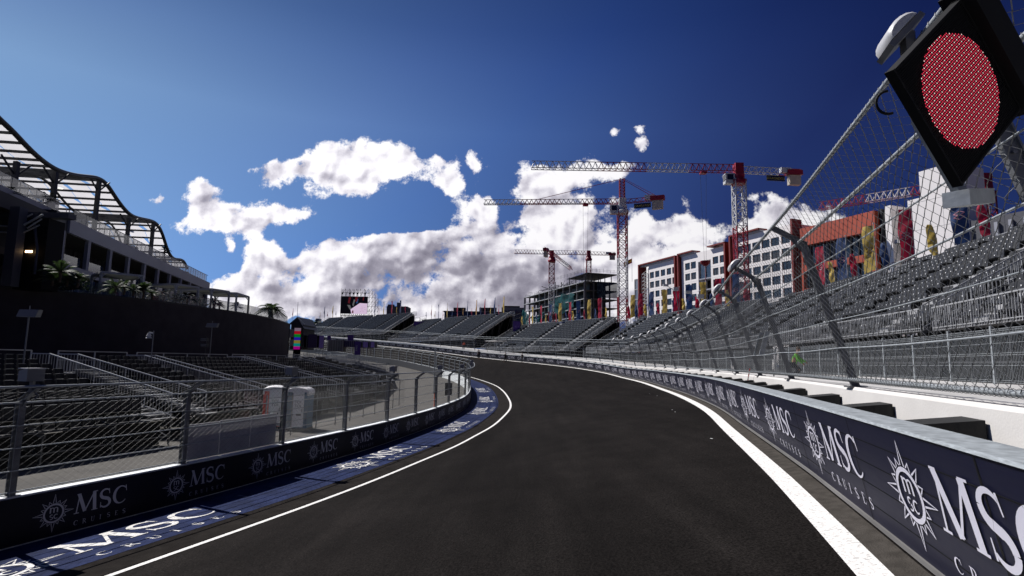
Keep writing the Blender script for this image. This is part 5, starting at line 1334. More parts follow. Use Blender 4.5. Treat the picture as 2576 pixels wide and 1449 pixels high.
t = thing('grey_slab_building', 'dark grey building at the right frame edge beyond the nearest stand', 'building', fq(g3+1, 2)); mb = MB(); fbox(mb, g3+.3, g3+22, 2, 26, -9, -1); mb.obj('wall', 'far_stone', t)
mb = MB()
for k in range(10): fbox(mb, g3+1+2*k, g3+1.5+2*k, 2, 25, -1, -.6)
mb.obj('fin', 'col_grey', t)
# ------------------------------------------------------------------ unfinished concrete frame
t = thing('unfinished_building', 'unfinished five storey concrete frame with teal debris netting under the small cranes', 'building', (28, 225, 2))
C0 = V3((186/1480*225, 225, 0)); CL = V3((34/1480*287, 287, 0)); CR = V3((268/1480*229, 229, 0)); ZC = 33.0
u1 = CL-C0; u2 = CR-C0; FL = [ZC-3.35*k for k in range(9)]
def bay(o, u, n, z0): return [o+u*i/n+ZUP*z0 for i in range(n+1)]
mb = MB()
for z in FL: mb.hexa([C0+ZUP*(z-.35), CR+ZUP*(z-.35), CR+u1+ZUP*(z-.35), CL+ZUP*(z-.35), C0+ZUP*z, CR+ZUP*z, CR+u1+ZUP*z, CL+ZUP*z])
mb.obj('floor_slab', 'concrete_frame', t)
mb = MB()
for k in range(11):
    for j in range(3):
        p = C0+u1*k/10+u2*j/2; mb.bar(p, p+ZUP*ZC, .55, .55)
for j in range(5): p = C0+u2*j/4; mb.bar(p, p+ZUP*ZC, .5, .5)
mb.obj('column', 'concrete_frame', t)
mb = MB(); c = C0+u1*.35+u2*.5; mb.hexa([c+ZUP*0+u2*-.25+u1*-.3, c+u2*.25+u1*-.3, c+u2*.25+u1*.55, c+u2*-.25+u1*.55]+[q+ZUP*(ZC+.2) for q in (c+u2*-.25+u1*-.3, c+u2*.25+u1*-.3, c+u2*.25+u1*.55, c+u2*-.25+u1*.55)]); mb.obj('core_wall', 'steel_dark', t)
mb = MB()     # upper penthouse on the right
pc = C0+u1*.02+u2*.12; 
for i in range(6):
    for j in range(3): p = C0+u2*(.0+i*.2)+u1*(j*.22); mb.bar(p+ZUP*ZC, p+ZUP*(ZC+3.1), .3, .3)
a0, a1_, a2, a3 = C0+u2*.08, CR, CR+u1*.3, C0+u1*.3+u2*.08
mb.hexa([q+ZUP*(ZC+3.1) for q in (a0-u2*.03, a1_+u2*.03, a2, a3)]+[q+ZUP*(ZC+3.28) for q in (a0-u2*.03, a1_+u2*.03, a2, a3)]); mb.obj('penthouse', 'steel_dark', t)
mb = MB()     # guard rails, props and scaffold clutter
for zz, o_, u_, n_ in ((ZC+3.5, C0, u2, 9), (ZC, C0, u1, 26), (ZC+3.5, C0, u1*.5, 10), (ZC, CR, u1, 12)):
    P = bay(o_, u_, n_, zz)
    for p in P: mb.bar(p, p+ZUP*RNG.uniform(1.0, 1.9), .07, .07)
    for h in (.6, 1.15): mb.bar(P[0]+ZUP*h, P[-1]+ZUP*h, .05, .05)
for z in FL[1:6]:
    for o_, u_, n_ in ((C0, u1, 20), (C0, u2, 8)):
        P = bay(o_, u_, n_, z)
        for h in (.5, 1.05): mb.bar(P[0]+ZUP*h+FN*.2, P[-1]+ZUP*h+FN*.2, .05, .05)
        for p in P: mb.bar(p, p+ZUP*1.05, .05, .05)
mb.obj('guard_rail', 'steel_dark', t)
mb = MB()
for _ in range(90):
    s_ = RNG.uniform(.30, .95); p = C0+u1*s_+u2*RNG.uniform(0, .4)+ZUP*(ZC+RNG.uniform(.2, 1.8)); d = unit(V3((RNG.uniform(-1, 1), RNG.uniform(-1, 1), RNG.uniform(-.15, .3))))*RNG.uniform(1, 4); mb.bar(p, p+d, .14, .10)
mb.obj('formwork', 'steel_dark', t)
mb = MB()     # bright front frame grid of the lower left storeys
for k in range(11): p = C0+u1*k/10+FN*.5; mb.bar(p+ZUP*0, p+ZUP*(ZC-(0 if k > 4 else .5)), .32, .32)
for z in FL[:7]: mb.bar(C0+ZUP*(z-.3)+FN*.5, CL+ZUP*(z-.3)+FN*.5, .32, .32)
mb.obj('facade_grid', 'far_frame', t)
def net(pts, m):
    mb = MB(); G = []; n = 14
    for i in range(n+1):
        k = i/n*(len(pts)-1); a = int(min(k, len(pts)-2)); f = k-a; s0 = pts[a]; s1 = pts[a+1]; s = [s0[j]+(s1[j]-s0[j])*f for j in range(3)]
        G.append([C0+u1*s[0]+FN*(.8+.5*math.sin(i*1.7)+.4*math.sin(j*2.1+i))+ZUP*(s[1]+(s[2]-s[1])*j/5+.3*math.sin(i*2.3+j)) for j in range(6)])
    mb.grid(G, 0, True); mb.obj('debris_net', m, t)
net([(.13, ZC-9.5, ZC-4), (.30, ZC-11.5, ZC-3.2), (.42, ZC-11, ZC-4.5), (.55, ZC-11, ZC-6)], 'net_teal')
net([(.60, ZC-11, ZC-9), (.72, ZC-13.5, ZC-11.5), (.85, ZC-11.8, ZC-9.5)], 'net_teal'); net([(.90, ZC-14, ZC-9), (1.02, ZC-15, ZC-6)], 'net_teal')
net([(.02, ZC-16, ZC-13.5), (.2, ZC-18, ZC-14.5), (.38, ZC-18, ZC-15)], 'net_blue')
mb = MB(); G = [[C0+u2*(.35+.13*i)+ZUP*(ZC-.4-6.0*j/4)+V3((0, -1.0-.3*math.sin(i*2+j), 0)) for j in range(5)] for i in range(6)]; mb.grid(G, 0, True); mb.obj('debris_net', 'net_dark', t)
mb = MB()
for k in range(4): mb.quad(C0+u1*(.42+k*.14)+FN*.3+ZUP*8, C0+u1*(.52+k*.14)+FN*.3+ZUP*8, C0+u1*(.52+k*.14)+FN*.3+ZUP*15.4, C0+u1*(.42+k*.14)+FN*.3+ZUP*15.4)
mb.obj('glazing', 'glass_blue', t)
# ------------------------------------------------------------------ low buildings behind the left stands
t = thing('low_offices', 'low grey office building with roof plant behind the middle stand', 'building', (-15, 320, 5)); a, b = atY(1118, 783, 320), atY(1290, 783, 320)
mb = MB(); mb.box(((a[0]+b[0])/2, 330, 17+(a[2]-17)/2-1), (b[0]-a[0], 20, a[2]-15)); mb.obj('wall', 'far_stone', t)
mb = MB()
for z in (a[2]-1.4, a[2]-4.6): mb.box(((a[0]+b[0])/2, 319.8, z), (b[0]-a[0]-1, .3, 1.6))
mb.obj('window_band', 'glass_dark', t)
mb = MB(); mb.box(((a[0]+b[0])/2, 322, a[2]-.0), (b[0]-a[0]+1, 4, .6)); mb.obj('roof_edge', 'far_white', t)
mb = MB()
for x in (1150, 1162, 1215, 1225, 1240): p = atY(x, 779, 325); mb.box((p[0], 326, p[2]), (4, 3, 2.2))
mb.obj('roof_plant', 'dark_grey', t)
t = thing('white_office', 'pale office building with dark windows left of the unfinished building', 'building', (5, 300, 5)); a, b = atY(1262, 773, 300), atY(1320, 780, 300)
mb = MB(); mb.box(((a[0]+b[0])/2, 312, 14), (b[0]-a[0], 24, (a[2]-14)*2)); mb.obj('wall', 'far_white', t)
mb = MB()
for x in (1270, 1284, 1300, 1312):
    for y in (785, 795, 805): p = atY(x, y, 299.8); mb.box(p, (2.2, .3, 1.5))
mb.obj('window', 'glass_dark', t); mb = MB(); mb.box(((a[0]+b[0])/2-1, 311, a[2]+.5), (b[0]-a[0]-3, 18, 1.0)); mb.obj('roof_plant', 'dark_grey', t)
t = thing('plant_tower', 'dark windowless block with chimney behind the big screen stand', 'building', (-58, 300, 5)); a, b = atY(973, 770, 300), atY(1024, 798, 300)
mb = MB(); mb.box(((a[0]+b[0])/2, 305, 10+(a[2]-10)/2), (b[0]-a[0], 10, a[2]-10)); mb.obj('wall', 'far_stone', t)
mb = MB(); p = atY(1000, 762, 300); mb.box((p[0], 304, p[2]-3), (1.8, 2, 7)); mb.box(atY(981, 770, 300)+V3((0, 3, 0)), (3, 3, 2)); mb.obj('chimney', 'far_stone', t)
t = thing('distant_tower', 'small bluish tower block on the far skyline', 'building', (-330, 1000, 0)); a, b = atY(797, 802, 1000), atY(806, 812, 1000); mb = MB(); mb.box(((a[0]+b[0])/2, 1000, a[2]/2), (b[0]-a[0]-1, 14, a[2])); mb.box((a[0]-1.5, 1004, a[2]/2-5), (4, 10, a[2]-10)); mb.box((b[0]+1, 1004, a[2]/2-6), (4, 10, a[2]-14)); mb.obj('wall', 'far_tower', t)
mb = MB()
for k in range(8): mb.box(((a[0]+b[0])/2, 992.8, a[2]-3-k*5), (b[0]-a[0]-2, .2, 1.2))
mb.obj('window_band', 'glass_dark', t)
t = thing('tree_group', 'dark treetops on the skyline left of the big screen stand', 'trees', (-75, 250, 8)); mb = MB(); rg = np.random.default_rng(4)
for cx, cy, r in ((768, 822, 4), (778, 818, 3.5), (788, 814, 4), (796, 816, 3), (810, 818, 3)):
    c0 = atY(cx, cy+8, 245)
    for _ in range(420):
        d = rg.normal(size=3); d /= np.linalg.norm(d); c = c0+d*r*rg.uniform(.5, 1)*V3((1.2, 1, .8)); s_ = rg.uniform(.2, .5); n1 = unit(rg.normal(size=3)); n2 = unit(np.cross(n1, rg.normal(size=3))); mb.quad(c-n1*s_, c-n2*s_, c+n1*s_, c+n2*s_)
o = mb.obj('crown', 'foliage', t); o['kind'] = 'stuff'
mb = MB()
for cx in (768, 778, 788, 796, 810): c0 = atY(cx, 825, 245); mb.tube([V3((c0[0], 245, 4)), c0], [.4, .2], 6)
mb.obj('trunk', 'bark', t)
# ------------------------------------------------------------------ tower cranes
def truss(mb, p, q, w, h, n, cols, tri=True, r=.10, mids=None):
    """lattice between p and q; cols(i)->material index per bay"""
    p, q = V3(p), V3(q); d = unit(q-p); side = unit(np.cross(d, ZUP)); up = np.cross(side, d) if tri != 'mast' else np.cross(side, d)
    L_ = np.linalg.norm(q-p)
    for i in range(n):
        a, b = p+d*L_*i/n, p+d*L_*(i+1)/n; m = cols(i/n)
        if tri is True:
            ca = [a+side*w/2, a-side*w/2, a+up*h]; cb = [b+side*w/2, b-side*w/2, b+up*h]
            for x, y in zip(ca, cb): mb.bar(x, y, r*1.5, r*1.5, m=m)
            mid = (ca[2]+cb[2])/2
            for s_ in (0, 1): mb.bar(ca[s_], mid, r, r, m=m); mb.bar(cb[s_], mid, r, r, m=m)
            mb.bar(ca[0], cb[1], r*.8, r*.8, m=m)
        else:
            s2 = unit(np.cross(d, V3((0, 1, .01)))) ; f2 = np.cross(d, s2)
            C = lambda o: [o+s2*w/2*x+f2*w/2*y for x, y in ((-1, -1), (1, -1), (1, 1), (-1, 1))]
            ca, cb = C(a), C(b)
            for x, y in zip(ca, cb): mb.bar(x, y, r*2.0, r*2.0, m=m)
            for k in range(4):
                mb.bar(ca[k], ca[(k+1) % 4], r, r, m=m); mb.bar(ca[k], cb[(k+1) % 4] if i % 2 else cb[(k+1) % 4], r, r, m=m); mb.bar(cb[k], ca[(k+1) % 4], r*.8, r*.8, m=m)
def crane(lab, base, ztop, tip, ctr, mw, jh, mast_cols, jib_cols, nj, apex=None, cab=True, sign=None, hook=None, ctr_cols=None):
    """ztop: jib height; tip/ctr: world ends of jib and counter jib"""
    base = V3(base); t = thing('tower_crane', lab, 'tower crane', base, 'tower cranes'); zj = ztop
    mats = ['crane_red', 'crane_white']
    mb = MB(); truss(mb, base, V3((base[0], base[1], zj-1.6)), mw, mw, max(8, int((zj-base[2])/(mw*.95))), mast_cols, 'mast', .11); mb.obj('mast', mats, t)
    hub = V3((base[0], base[1], zj)); tip = V3(tip); ctr = V3(ctr)
    mb = MB(); truss(mb, hub, tip, jh, jh*1.1, nj, jib_cols, True, .085); mb.obj('jib', mats, t)
    mb = MB(); L_ = np.linalg.norm(ctr-hub); truss(mb, hub, ctr, jh*.95, jh*.9, max(4, int(L_/1.4)), ctr_cols or (lambda f: 0), True, .085); mb.obj('counter_jib', mats, t)
    d = unit(ctr-hub); sd = unit(np.cross(d, ZUP))
    mb = MB(); mb.box(ctr-d*1.6-ZUP*1.1, (1.0, 2.4, 2.0), 0, (sd, d, ZUP)); mb.obj('counterweight', 'crane_block', t)
    mb = MB(); mb.box(ctr-d*1.6+ZUP*.5, (1.3, 3.2, 1.0), 0, (sd, d, ZUP)); mb.obj('winch_house', 'crane_red', t)
    mb = MB(); mb.box(ctr-d*3.4+ZUP*.9, (.9, 2.2, 1.0), 0, (sd, d, ZUP)); mb.obj('generator', 'crane_white', t)
    mb = MB(); mb.tube([hub-ZUP*2.6, hub-ZUP*1.8, hub-ZUP*1.7, hub-ZUP*.6], [mw*.72, mw*.8, mw*.55, mw*.6], 12); mb.bar(hub-ZUP*.8, hub+ZUP*jh*1.2, mw*.8, mw*.8); mb.obj('slewing_ring', 'crane_red' if apex is None else 'crane_white', t)
    if cab:
        dj = unit(tip-hub); sj = unit(np.cross(dj, ZUP)); c = hub+dj*(mw*.5+.9)-ZUP*1.5
        mb = MB(); mb.box(c, (1.5, 1.9, 2.1), 0, (sj, dj, ZUP)); mb.obj('cab', 'crane_white', t); mb = MB(); mb.box(c+dj*.98+ZUP*.2, (1.2, .05, 1.2), 0, (sj, dj, ZUP)); mb.box(c-sj*(.77 if sj[1] > 0 else -.77)+ZUP*.25, (.05, 1.2, 1.1), 0, (sj, dj, ZUP)); mb.obj('cab_window', 'glass_dark', t)
    if apex:
        A = hub+ZUP*apex; mb = MB(); truss(mb, hub+ZUP*.8, A, mw*.55, mw*.55, 7, lambda f: 0, 'mast', .08); mb.obj('apex_tower', mats, t)
        mb = MB(); q = hub+(tip-hub)*.62+ZUP*jh; mb.tube([A, q], .07, 5); q = ctr-d*2+ZUP*.5; mb.tube([A, q], .07, 5); mb.tube([A+ZUP*.3, q+d*1], .05, 5); mb.obj('tie_bar', 'crane_red', t)
    if sign:
        c = hub+d*sign-ZUP*1.1; mb = MB(); mb.box(c-V3((0, .7, 0)), (3.9, .1, 1.15), 0, (d, sd, ZUP)); s = mb.obj('sign_board', 'sign_navy', t)
        mb = MB(); text_mesh(mb, 'DRAGADOS', c-V3((0, .80, .27)), d if d[0] > 0 else -d, ZUP, .50); mb.obj('lettering', 'sign_yellow', s)
    if hook:
        f, zl = hook; p = hub+(tip-hub)*f; mb = MB(); mb.box(p-ZUP*.3, (1.2, 1.2, .4)); mb.obj('trolley', 'crane_red', t)
        mb = MB()
        for dx in (-.6, .6): mb.tube([p+V3((dx, 0, 0)), V3((p[0]+dx*.3, p[1], zl+.6))], .025, 4)
        mb.obj('hoist_cable', 'crane_cable', t)
        if zl > 5:
            mb = MB(); mb.tube([V3((p[0], p[1], zl+.5)), V3((p[0], p[1], zl)), V3((p[0], p[1], zl-.5))], [1.0, .9, .35], 10); mb.tube([V3((p[0], p[1], zl-.5)), V3((p[0], p[1], zl-11))], .07, 5); mb.obj('hook_block', 'crane_red', t)
Y1 = 115; m1 = atY(1857, 420, Y1); z1 = atY(1857, 433, Y1)[2]; tp = atY(1337, 402, Y1); ct = atY(2025, 441, Y1*1.0); 
tp = V3((tp[0], Y1, z1)); ct = V3((ct[0], Y1+1.5, z1))
band = lambda cuts: (lambda f: sum(f > c for c in cuts) % 2)
crane('largest red and white tower crane with flat top jib, rising behind the right stands', (m1[0], Y1, 2), z1, tp, ct, 2.05, 1.45, lambda f: 1 if f > .72 else 0, lambda f: (0, 1, 0, 1)[min(3, int((f > .215)+(f > .43)+(f > .655)))], 34, sign=7.6, hook=(.17, 21.5), ctr_cols=lambda f: 1 if f < .6 else 0)
Y2 = 135; m2 = atY(1565, 505, Y2); z2 = atY(1565, 512, Y2)[2]
tp = atY(1217, 513, 138); ct = atY(1672, 503, 131)
crane('red and white tower crane with pointed top and tie bars, in the middle', (m2[0], Y2, 2), z2, (tp[0], 138, z2), (ct[0], 131, z2), 2.0, 1.05, lambda f: (1, 0, 1, 0, 0)[min(4, int((f > .25)+(f > .42)+(f > .68)))] if f < .9 else 0, lambda f: 0 if (f < .30 or .42 < f < .72) else 1, 30, apex=6.0, sign=4.6, hook=(.26, 3))
Y3 = 215; m3 = atY(1388, 650, Y3); z3 = 41.0; q = atY(1437, 683, 250)
crane('small tower crane before the unfinished building, its jib pointing away', (m3[0], Y3, 2), z3, (q[0], 250, z3), (m3[0]-3.2, Y3-9, z3), 1.9, 1.4, lambda f: 1 if (f < .35 or .45 < f < .75) else 0, lambda f: 0 if f < .4 or f > .8 else 1, 14, cab=True)
Y4 = 262; m4 = atY(1481, 650, Y4); z4 = atY(1481, 641, Y4)[2]; q = atY(1294, 641, Y4); r = atY(1549, 640, Y4)
crane('small tower crane behind the unfinished building with long level jib', (m4[0], Y4, 20), z4, (q[0], Y4, z4), (r[0], Y4, z4), 2.0, 1.6, lambda f: 1 if f < .72 else 0, lambda f: 0 if f < .33 or f > .72 else 1, 26, cab=False)
a = atY(2065, 520, 130); b = atY(2340, 475, 108); zc = 35.0
a = on_line(2062, 521, 150, -.62); b = on_line(2342, 476, 150, -.62); a[2] = b[2] = (a[2]+b[2])/2
crane('red and white crane jib seen through the fence above the orange building', (b[0]+9, b[1]-2, 2), b[2], a, b+(b-a)*.25, 2.0, 1.6, lambda f: 0, lambda f: 0 if f < .38 or f > .66 else 1, 22, cab=False)
# ------------------------------------------------------------------ big video screen
YS = 226; tl, br = atY(858, 745, YS), atY(923, 790, YS); W_ = br[0]-tl[0]; H_ = tl[2]-br[2]
t = thing('video_screen', 'big video screen in a scaffold frame above the far left stand', 'screen', (tl[0]+W_/2, YS, br[2]))
sc_ = lambda x, y, d=0: V3((tl[0]+W_*x, YS-.12-d, br[2]+H_*y))
mb = MB(); mb.box((tl[0]+W_/2, YS, br[2]+H_/2), (W_, .2, H_)); scr = mb.obj('display', 'screen_black', t)
for nm, m, P in (('image_area', 'screen_pink', [(.42,0),(1,0),(1,.60),(.72,.62),(.38,.25)]), ('image_area', 'screen_red', [(.27,.62),(.34,.58),(.38,.95),(.30,.95)]), ('image_area', 'screen_red', [(.54,.70),(.62,.70),(.64,.96),(.54,.96)]), ('image_area', 'screen_grey', [(.25,.50),(.36,.50),(.42,.28),(.35,.24)]), ('image_area', 'screen_blue', [(.57,.60),(.64,.60),(.66,.85),(.6,.86)]), ('image_area', 'screen_grey', [(.44,.5),(.49,.42),(.54,.8),(.49,.82)]), ('image_area', 'screen_red', [(.82,.78),(.86,.76),(.87,.96),(.83,.96)]), ('image_area', 'screen_red', [(.44,.03),(.50,.05),(.49,.20),(.45,.18)])):
    mb = MB(); mb.poly([sc_(x, y, .01 if m != 'screen_red' else .02) for x, y in P]); mb.obj(nm, m, scr)
mb = MB()
for (x, y) in ((.8,.4),(.84,.33),(.78,.3),(.82,.22),(.9,.36),(.92,.26),(.86,.15),(.76,.14)): mb.box(sc_(x, y, .03), (.6, .02, .05))
mb.obj('image_area', 'screen_red', scr)
mb = MB(); zt = br[2]+H_
for i in range(8):
    x = tl[0]+W_*i/7
    for dy in (.5, 2.5): mb.bar((x, YS+dy, br[2]-4), (x, YS+dy, zt+3), .11, .11)
    if i < 7:
        x2 = tl[0]+W_*(i+1)/7; mb.bar((x, YS+.5, zt+.2), (x2, YS+.5, zt+3), .09, .09)
    for z in np.arange(br[2]-4, zt+3.1, 1.75): mb.bar((x, YS+.5, z), (x, YS+2.5, z), .09, .09)
for z in np.arange(br[2]-4, zt+3.1, 1.75):
    for dy in (.5, 2.5): mb.bar((tl[0], YS+dy, z), (br[0], YS+dy, z), .09, .09)
for i in range(14): x = tl[0]+W_*i/14; mb.bar((x, YS+.3, br[2]-2.2), (x+W_/14, YS+.3, br[2]), .09, .09); mb.bar((x+W_/14, YS+.3, br[2]-2.2), (x, YS+.3, br[2]), .09, .09)
for i, (ho) in enumerate((3, 3, 1.5)):       # buttress tower on the right
    x0, x1 = br[0]+.3+i*1.2, br[0]+1.5+i*1.2
    for z in np.arange(br[2]-4, zt+2.5-i*1.6, 1.75): mb.bar((x0, YS+1, z), (x1, YS+1, z), .09, .09); mb.bar((x0, YS+1, z), (x1, YS+1, z+1.75), .08, .08)
    mb.bar((x1, YS+1, br[2]-4), (x1, YS+1, zt+2.5-i*1.6), .10, .10)
mb.obj('scaffold_frame', 'scaffold', t)
for i in (0, 2, 3, 4, 6):
    mb = MB(); x = tl[0]+W_*(i+.3)/7; mb.tube([V3((x, YS, zt+.1)), V3((x, YS, zt+2.6))], .05, 5); mb.box((x, YS, zt+1.1), (.4, .3, .6)); mb.obj('chain_hoist', 'black', t)
# ------------------------------------------------------------------ feather flags along the rear of the stands
def pix(p):
    q = RC.T @ (V3(p)-EYE); return 1288+F_PX*q[0]/-q[2], 724.5-F_PX*q[1]/-q[2]
def t_for(px, off, z):
    a, b = 20.0, 285.0
    for _ in range(40):
        m_ = (a+b)/2; p = OUT.at(m_, off)
        x = pix((p[0], p[1], z))[0] if p[1] > 2 else 9e9
        if x > px: a = m_
        else: b = m_
    return a
def flag(px, col, tall, appw, zdeck, lab, grp, off=20.3, lean=0.0, seed=0):
    rg = np.random.default_rng(seed+int(px)); t_ = t_for(px, off, zdeck); b = OUT.at(t_, off); b[2] = zdeck
    if px < 1300: appw = appw*.55
    name = 'tall_flag' if tall else 'feather_flag'; t = thing(name, lab, 'flag', b, grp)
    H = 5.3 if tall else 3.3; z0 = 1.15 if tall else .75; w = .95 if tall else .62
    view = unit(V3((b[0], b[1], 0))); side = V3((view[1], -view[0], 0)); side = side*-1 if tall or True else side   # cloth hangs to the left of its pole
    ang = math.acos(min(1, appw)); X = side*math.cos(ang)+view*math.sin(ang); Nn = unit(np.cross(X, ZUP)); ph = rg.uniform(0, 6)
    mb = MB()
    if tall: P = [b, b+ZUP*H]; mb.tube(P, [.045, .03], 6); mb.cyl(b+ZUP*H, .06, .09, 6)
    else:
        P = [b+ZUP*(H*s)+X*(.50*max(0, s-.55)**1.6*2.2) for s in np.linspace(0, 1, 9)]; mb.tube(P, np.linspace(.035, .012, 9), 5)
    mb.obj('pole', 'lamp_white', t)
    G = []; n = 14
    for i in range(n+1):
        s = i/n; z = z0+(H-.12-z0)*s; row = []
        wd = w*(1.0 if tall else max(.03, math.sin(math.pi*min(1, (1-s)*.80+.10))**.7)) * (1-.08*math.sin(s*9+ph))
        for j in range(6):
            u = j/5; 
            if tall: base = b+ZUP*(z-(u*.30*(1-s)*rg.uniform(.9, 1.1)))
            else: base = b+ZUP*z+X*(.50*max(0, z/H-.55)**1.6*2.2)
            row.append(base+X*(u*wd)+Nn*(.12*u*math.sin(s*7+u*3.2+ph)+.05*math.sin(s*17+u*5+ph)))
        G.append(row)
    mb = MB(); mb.grid(G, 0, True); mb.obj('cloth', 'flag_'+col, t)
    if tall and appw > .35:
        mb = MB(); G = np.array(G); i0 = 6
        def on(u, s):
            i = min(n-1, int(s*n)); f = s*n-i; j = min(4, int(u*5)); g = u*5-j
            return (G[i][j]*(1-f)+G[i+1][j]*f)*(1-g)+(G[i][j+1]*(1-f)+G[i+1][j+1]*f)*g
        P2 = [(.2,.44),(.5,.40),(.8,.44),(.55,.47),(.8,.50),(.5,.54),(.2,.50),(.45,.47)]
        for a_, c_ in zip(P2, P2[1:]+P2[:1]): mb.bar(on(*a_)+view*-.02, on(*c_)+view*-.02, .05, .05)
        mb.obj('emblem', 'flag_mark' if col != 'yellow' else 'flag_mark_dark', t)
CN_ = {'crimson': 'crimson', 'yellow': 'yellow', 'navy': 'navy blue', 'orange': 'orange'}
def flags(rows, zdeck, where, grp, off=20.3):
    rows = sorted(rows); cnt = {}
    tot = {}
    for r in rows: tot[(r[1], r[2])] = tot.get((r[1], r[2]), 0)+1
    for px, col, tall, aw in rows:
        k = (col, tall); cnt[k] = cnt.get(k, 0)+1
        kind = 'tall %s banner flag' % CN_[col] if tall else 'short %s feather flag' % CN_[col]
        lab = ('only ' if tot[k] == 1 else ORD[cnt[k]-1]+' ')+kind+(' from the left ' if tot[k] > 1 else ' ')+where
        flag(px, col, tall, aw, zdeck(px) if callable(zdeck) else zdeck, lab, grp, off)
C_, Y_, N_, O_ = 'crimson', 'yellow', 'navy', 'orange'
flags([(736,C_,1,.3),(805,Y_,0,.4),(816,N_,1,.45),(824,C_,0,.4),(837,Y_,1,.5),(845,N_,0,.4),(930,Y_,0,.3),(943,N_,1,.35),(953,C_,0,.3),(965,Y_,1,.3),(986,C_,1,.6),(998,Y_,0,.5),(1008,N_,1,.7),(1020,C_,0,.7)], 15.4, 'above the big screen stand', 'flags above the big screen stand')
flags([(1072,N_,0,.3),(1085,C_,1,.2),(1094,Y_,0,.15),(1103,N_,1,.15),(1114,C_,0,.1),(1125,Y_,1,.25),(1137,N_,0,.2),(1151,C_,1,.4),(1165,O_,0,.3),(1176,N_,1,.3),(1187,C_,0,.5),(1199,O_,1,.5),(1209,N_,0,.15),(1220,C_,1,.35),(1234,Y_,0,.2),(1245,N_,1,.5),(1255,C_,0,.3),(1268,Y_,1,.6)], 12.9, 'above the middle stand', 'flags above the middle stand')
flags([(1315,Y_,0,.6),(1334,C_,0,.4),(1341,Y_,1,.3),(1351,N_,0,.3),(1363,C_,1,.35),(1374,Y_,0,.3),(1388,N_,1,.6),(1400,C_,0,.4),(1413,Y_,1,.8),(1425,N_,0,.4),(1437,C_,1,.6),(1444,Y_,0,.7),(1460,N_,1,.9),(1472,C_,0,.5),(1487,Y_,1,.8),(1500,N_,0,.6),(1514,C_,1,.8),(1527,Y_,0,.6)], 9.5, 'before the unfinished building', 'flags before the unfinished building')
flags([(1586,C_,0,.9),(1598,Y_,1,.9),(1605,N_,0,.9),(1618,C_,1,.95),(1628,Y_,0,.9),(1645,N_,1,.8),(1660,C_,0,.8),(1679,Y_,1,.85),(1699,N_,0,.8),(1710,C_,1,1),(1725,Y_,0,.9),(1742,N_,1,1),(1760,C_,0,1),(1778,Y_,1,.95),(1797,N_,0,1),(1817,C_,1,1),(1837,Y_,0,1),(1862,N_,1,1),(1884,C_,0,1)], 9.15, 'before the white blocks', 'flags before the white blocks', 20.2)
flags([(2078,C_,1,.8),(2102,Y_,0,.9),(2134,N_,1,.9),(2160,C_,0,1),(2206,Y_,1,.95),(2240,N_,0,1),(2304,C_,1,1),(2362,Y_,0,1),(2445,N_,1,1),(2497,C_,0,1)], 9.1, 'before the orange walls', 'flags before the orange building', 20.2)
# spanish flag on the glazed frame
p = on_line(1590, 695, FA, FB_); t = thing('national_flag', 'red and yellow national flag on a thin pole beside the white crane mast', 'flag', (p[0], p[1], 28))
mb = MB(); mb.tube([V3((p[0], p[1], 28)), V3((p[0], p[1], 36))], .06, 5); mb.obj('pole', 'lamp_white', t)
for a_, b_, m_ in ((0, .27, 'flag_red_es'), (.27, .73, 'flag_yel_es'), (.73, 1, 'flag_red_es')):
    mb = MB(); mb.grid([[V3((p[0]-2.6*u, p[1]-.3*math.sin(u*6), 35.6-u*1.3-1.5*v)) for v in (a_, b_)] for u in np.linspace(0, 1, 8)]); mb.obj('stripe', m_, t)
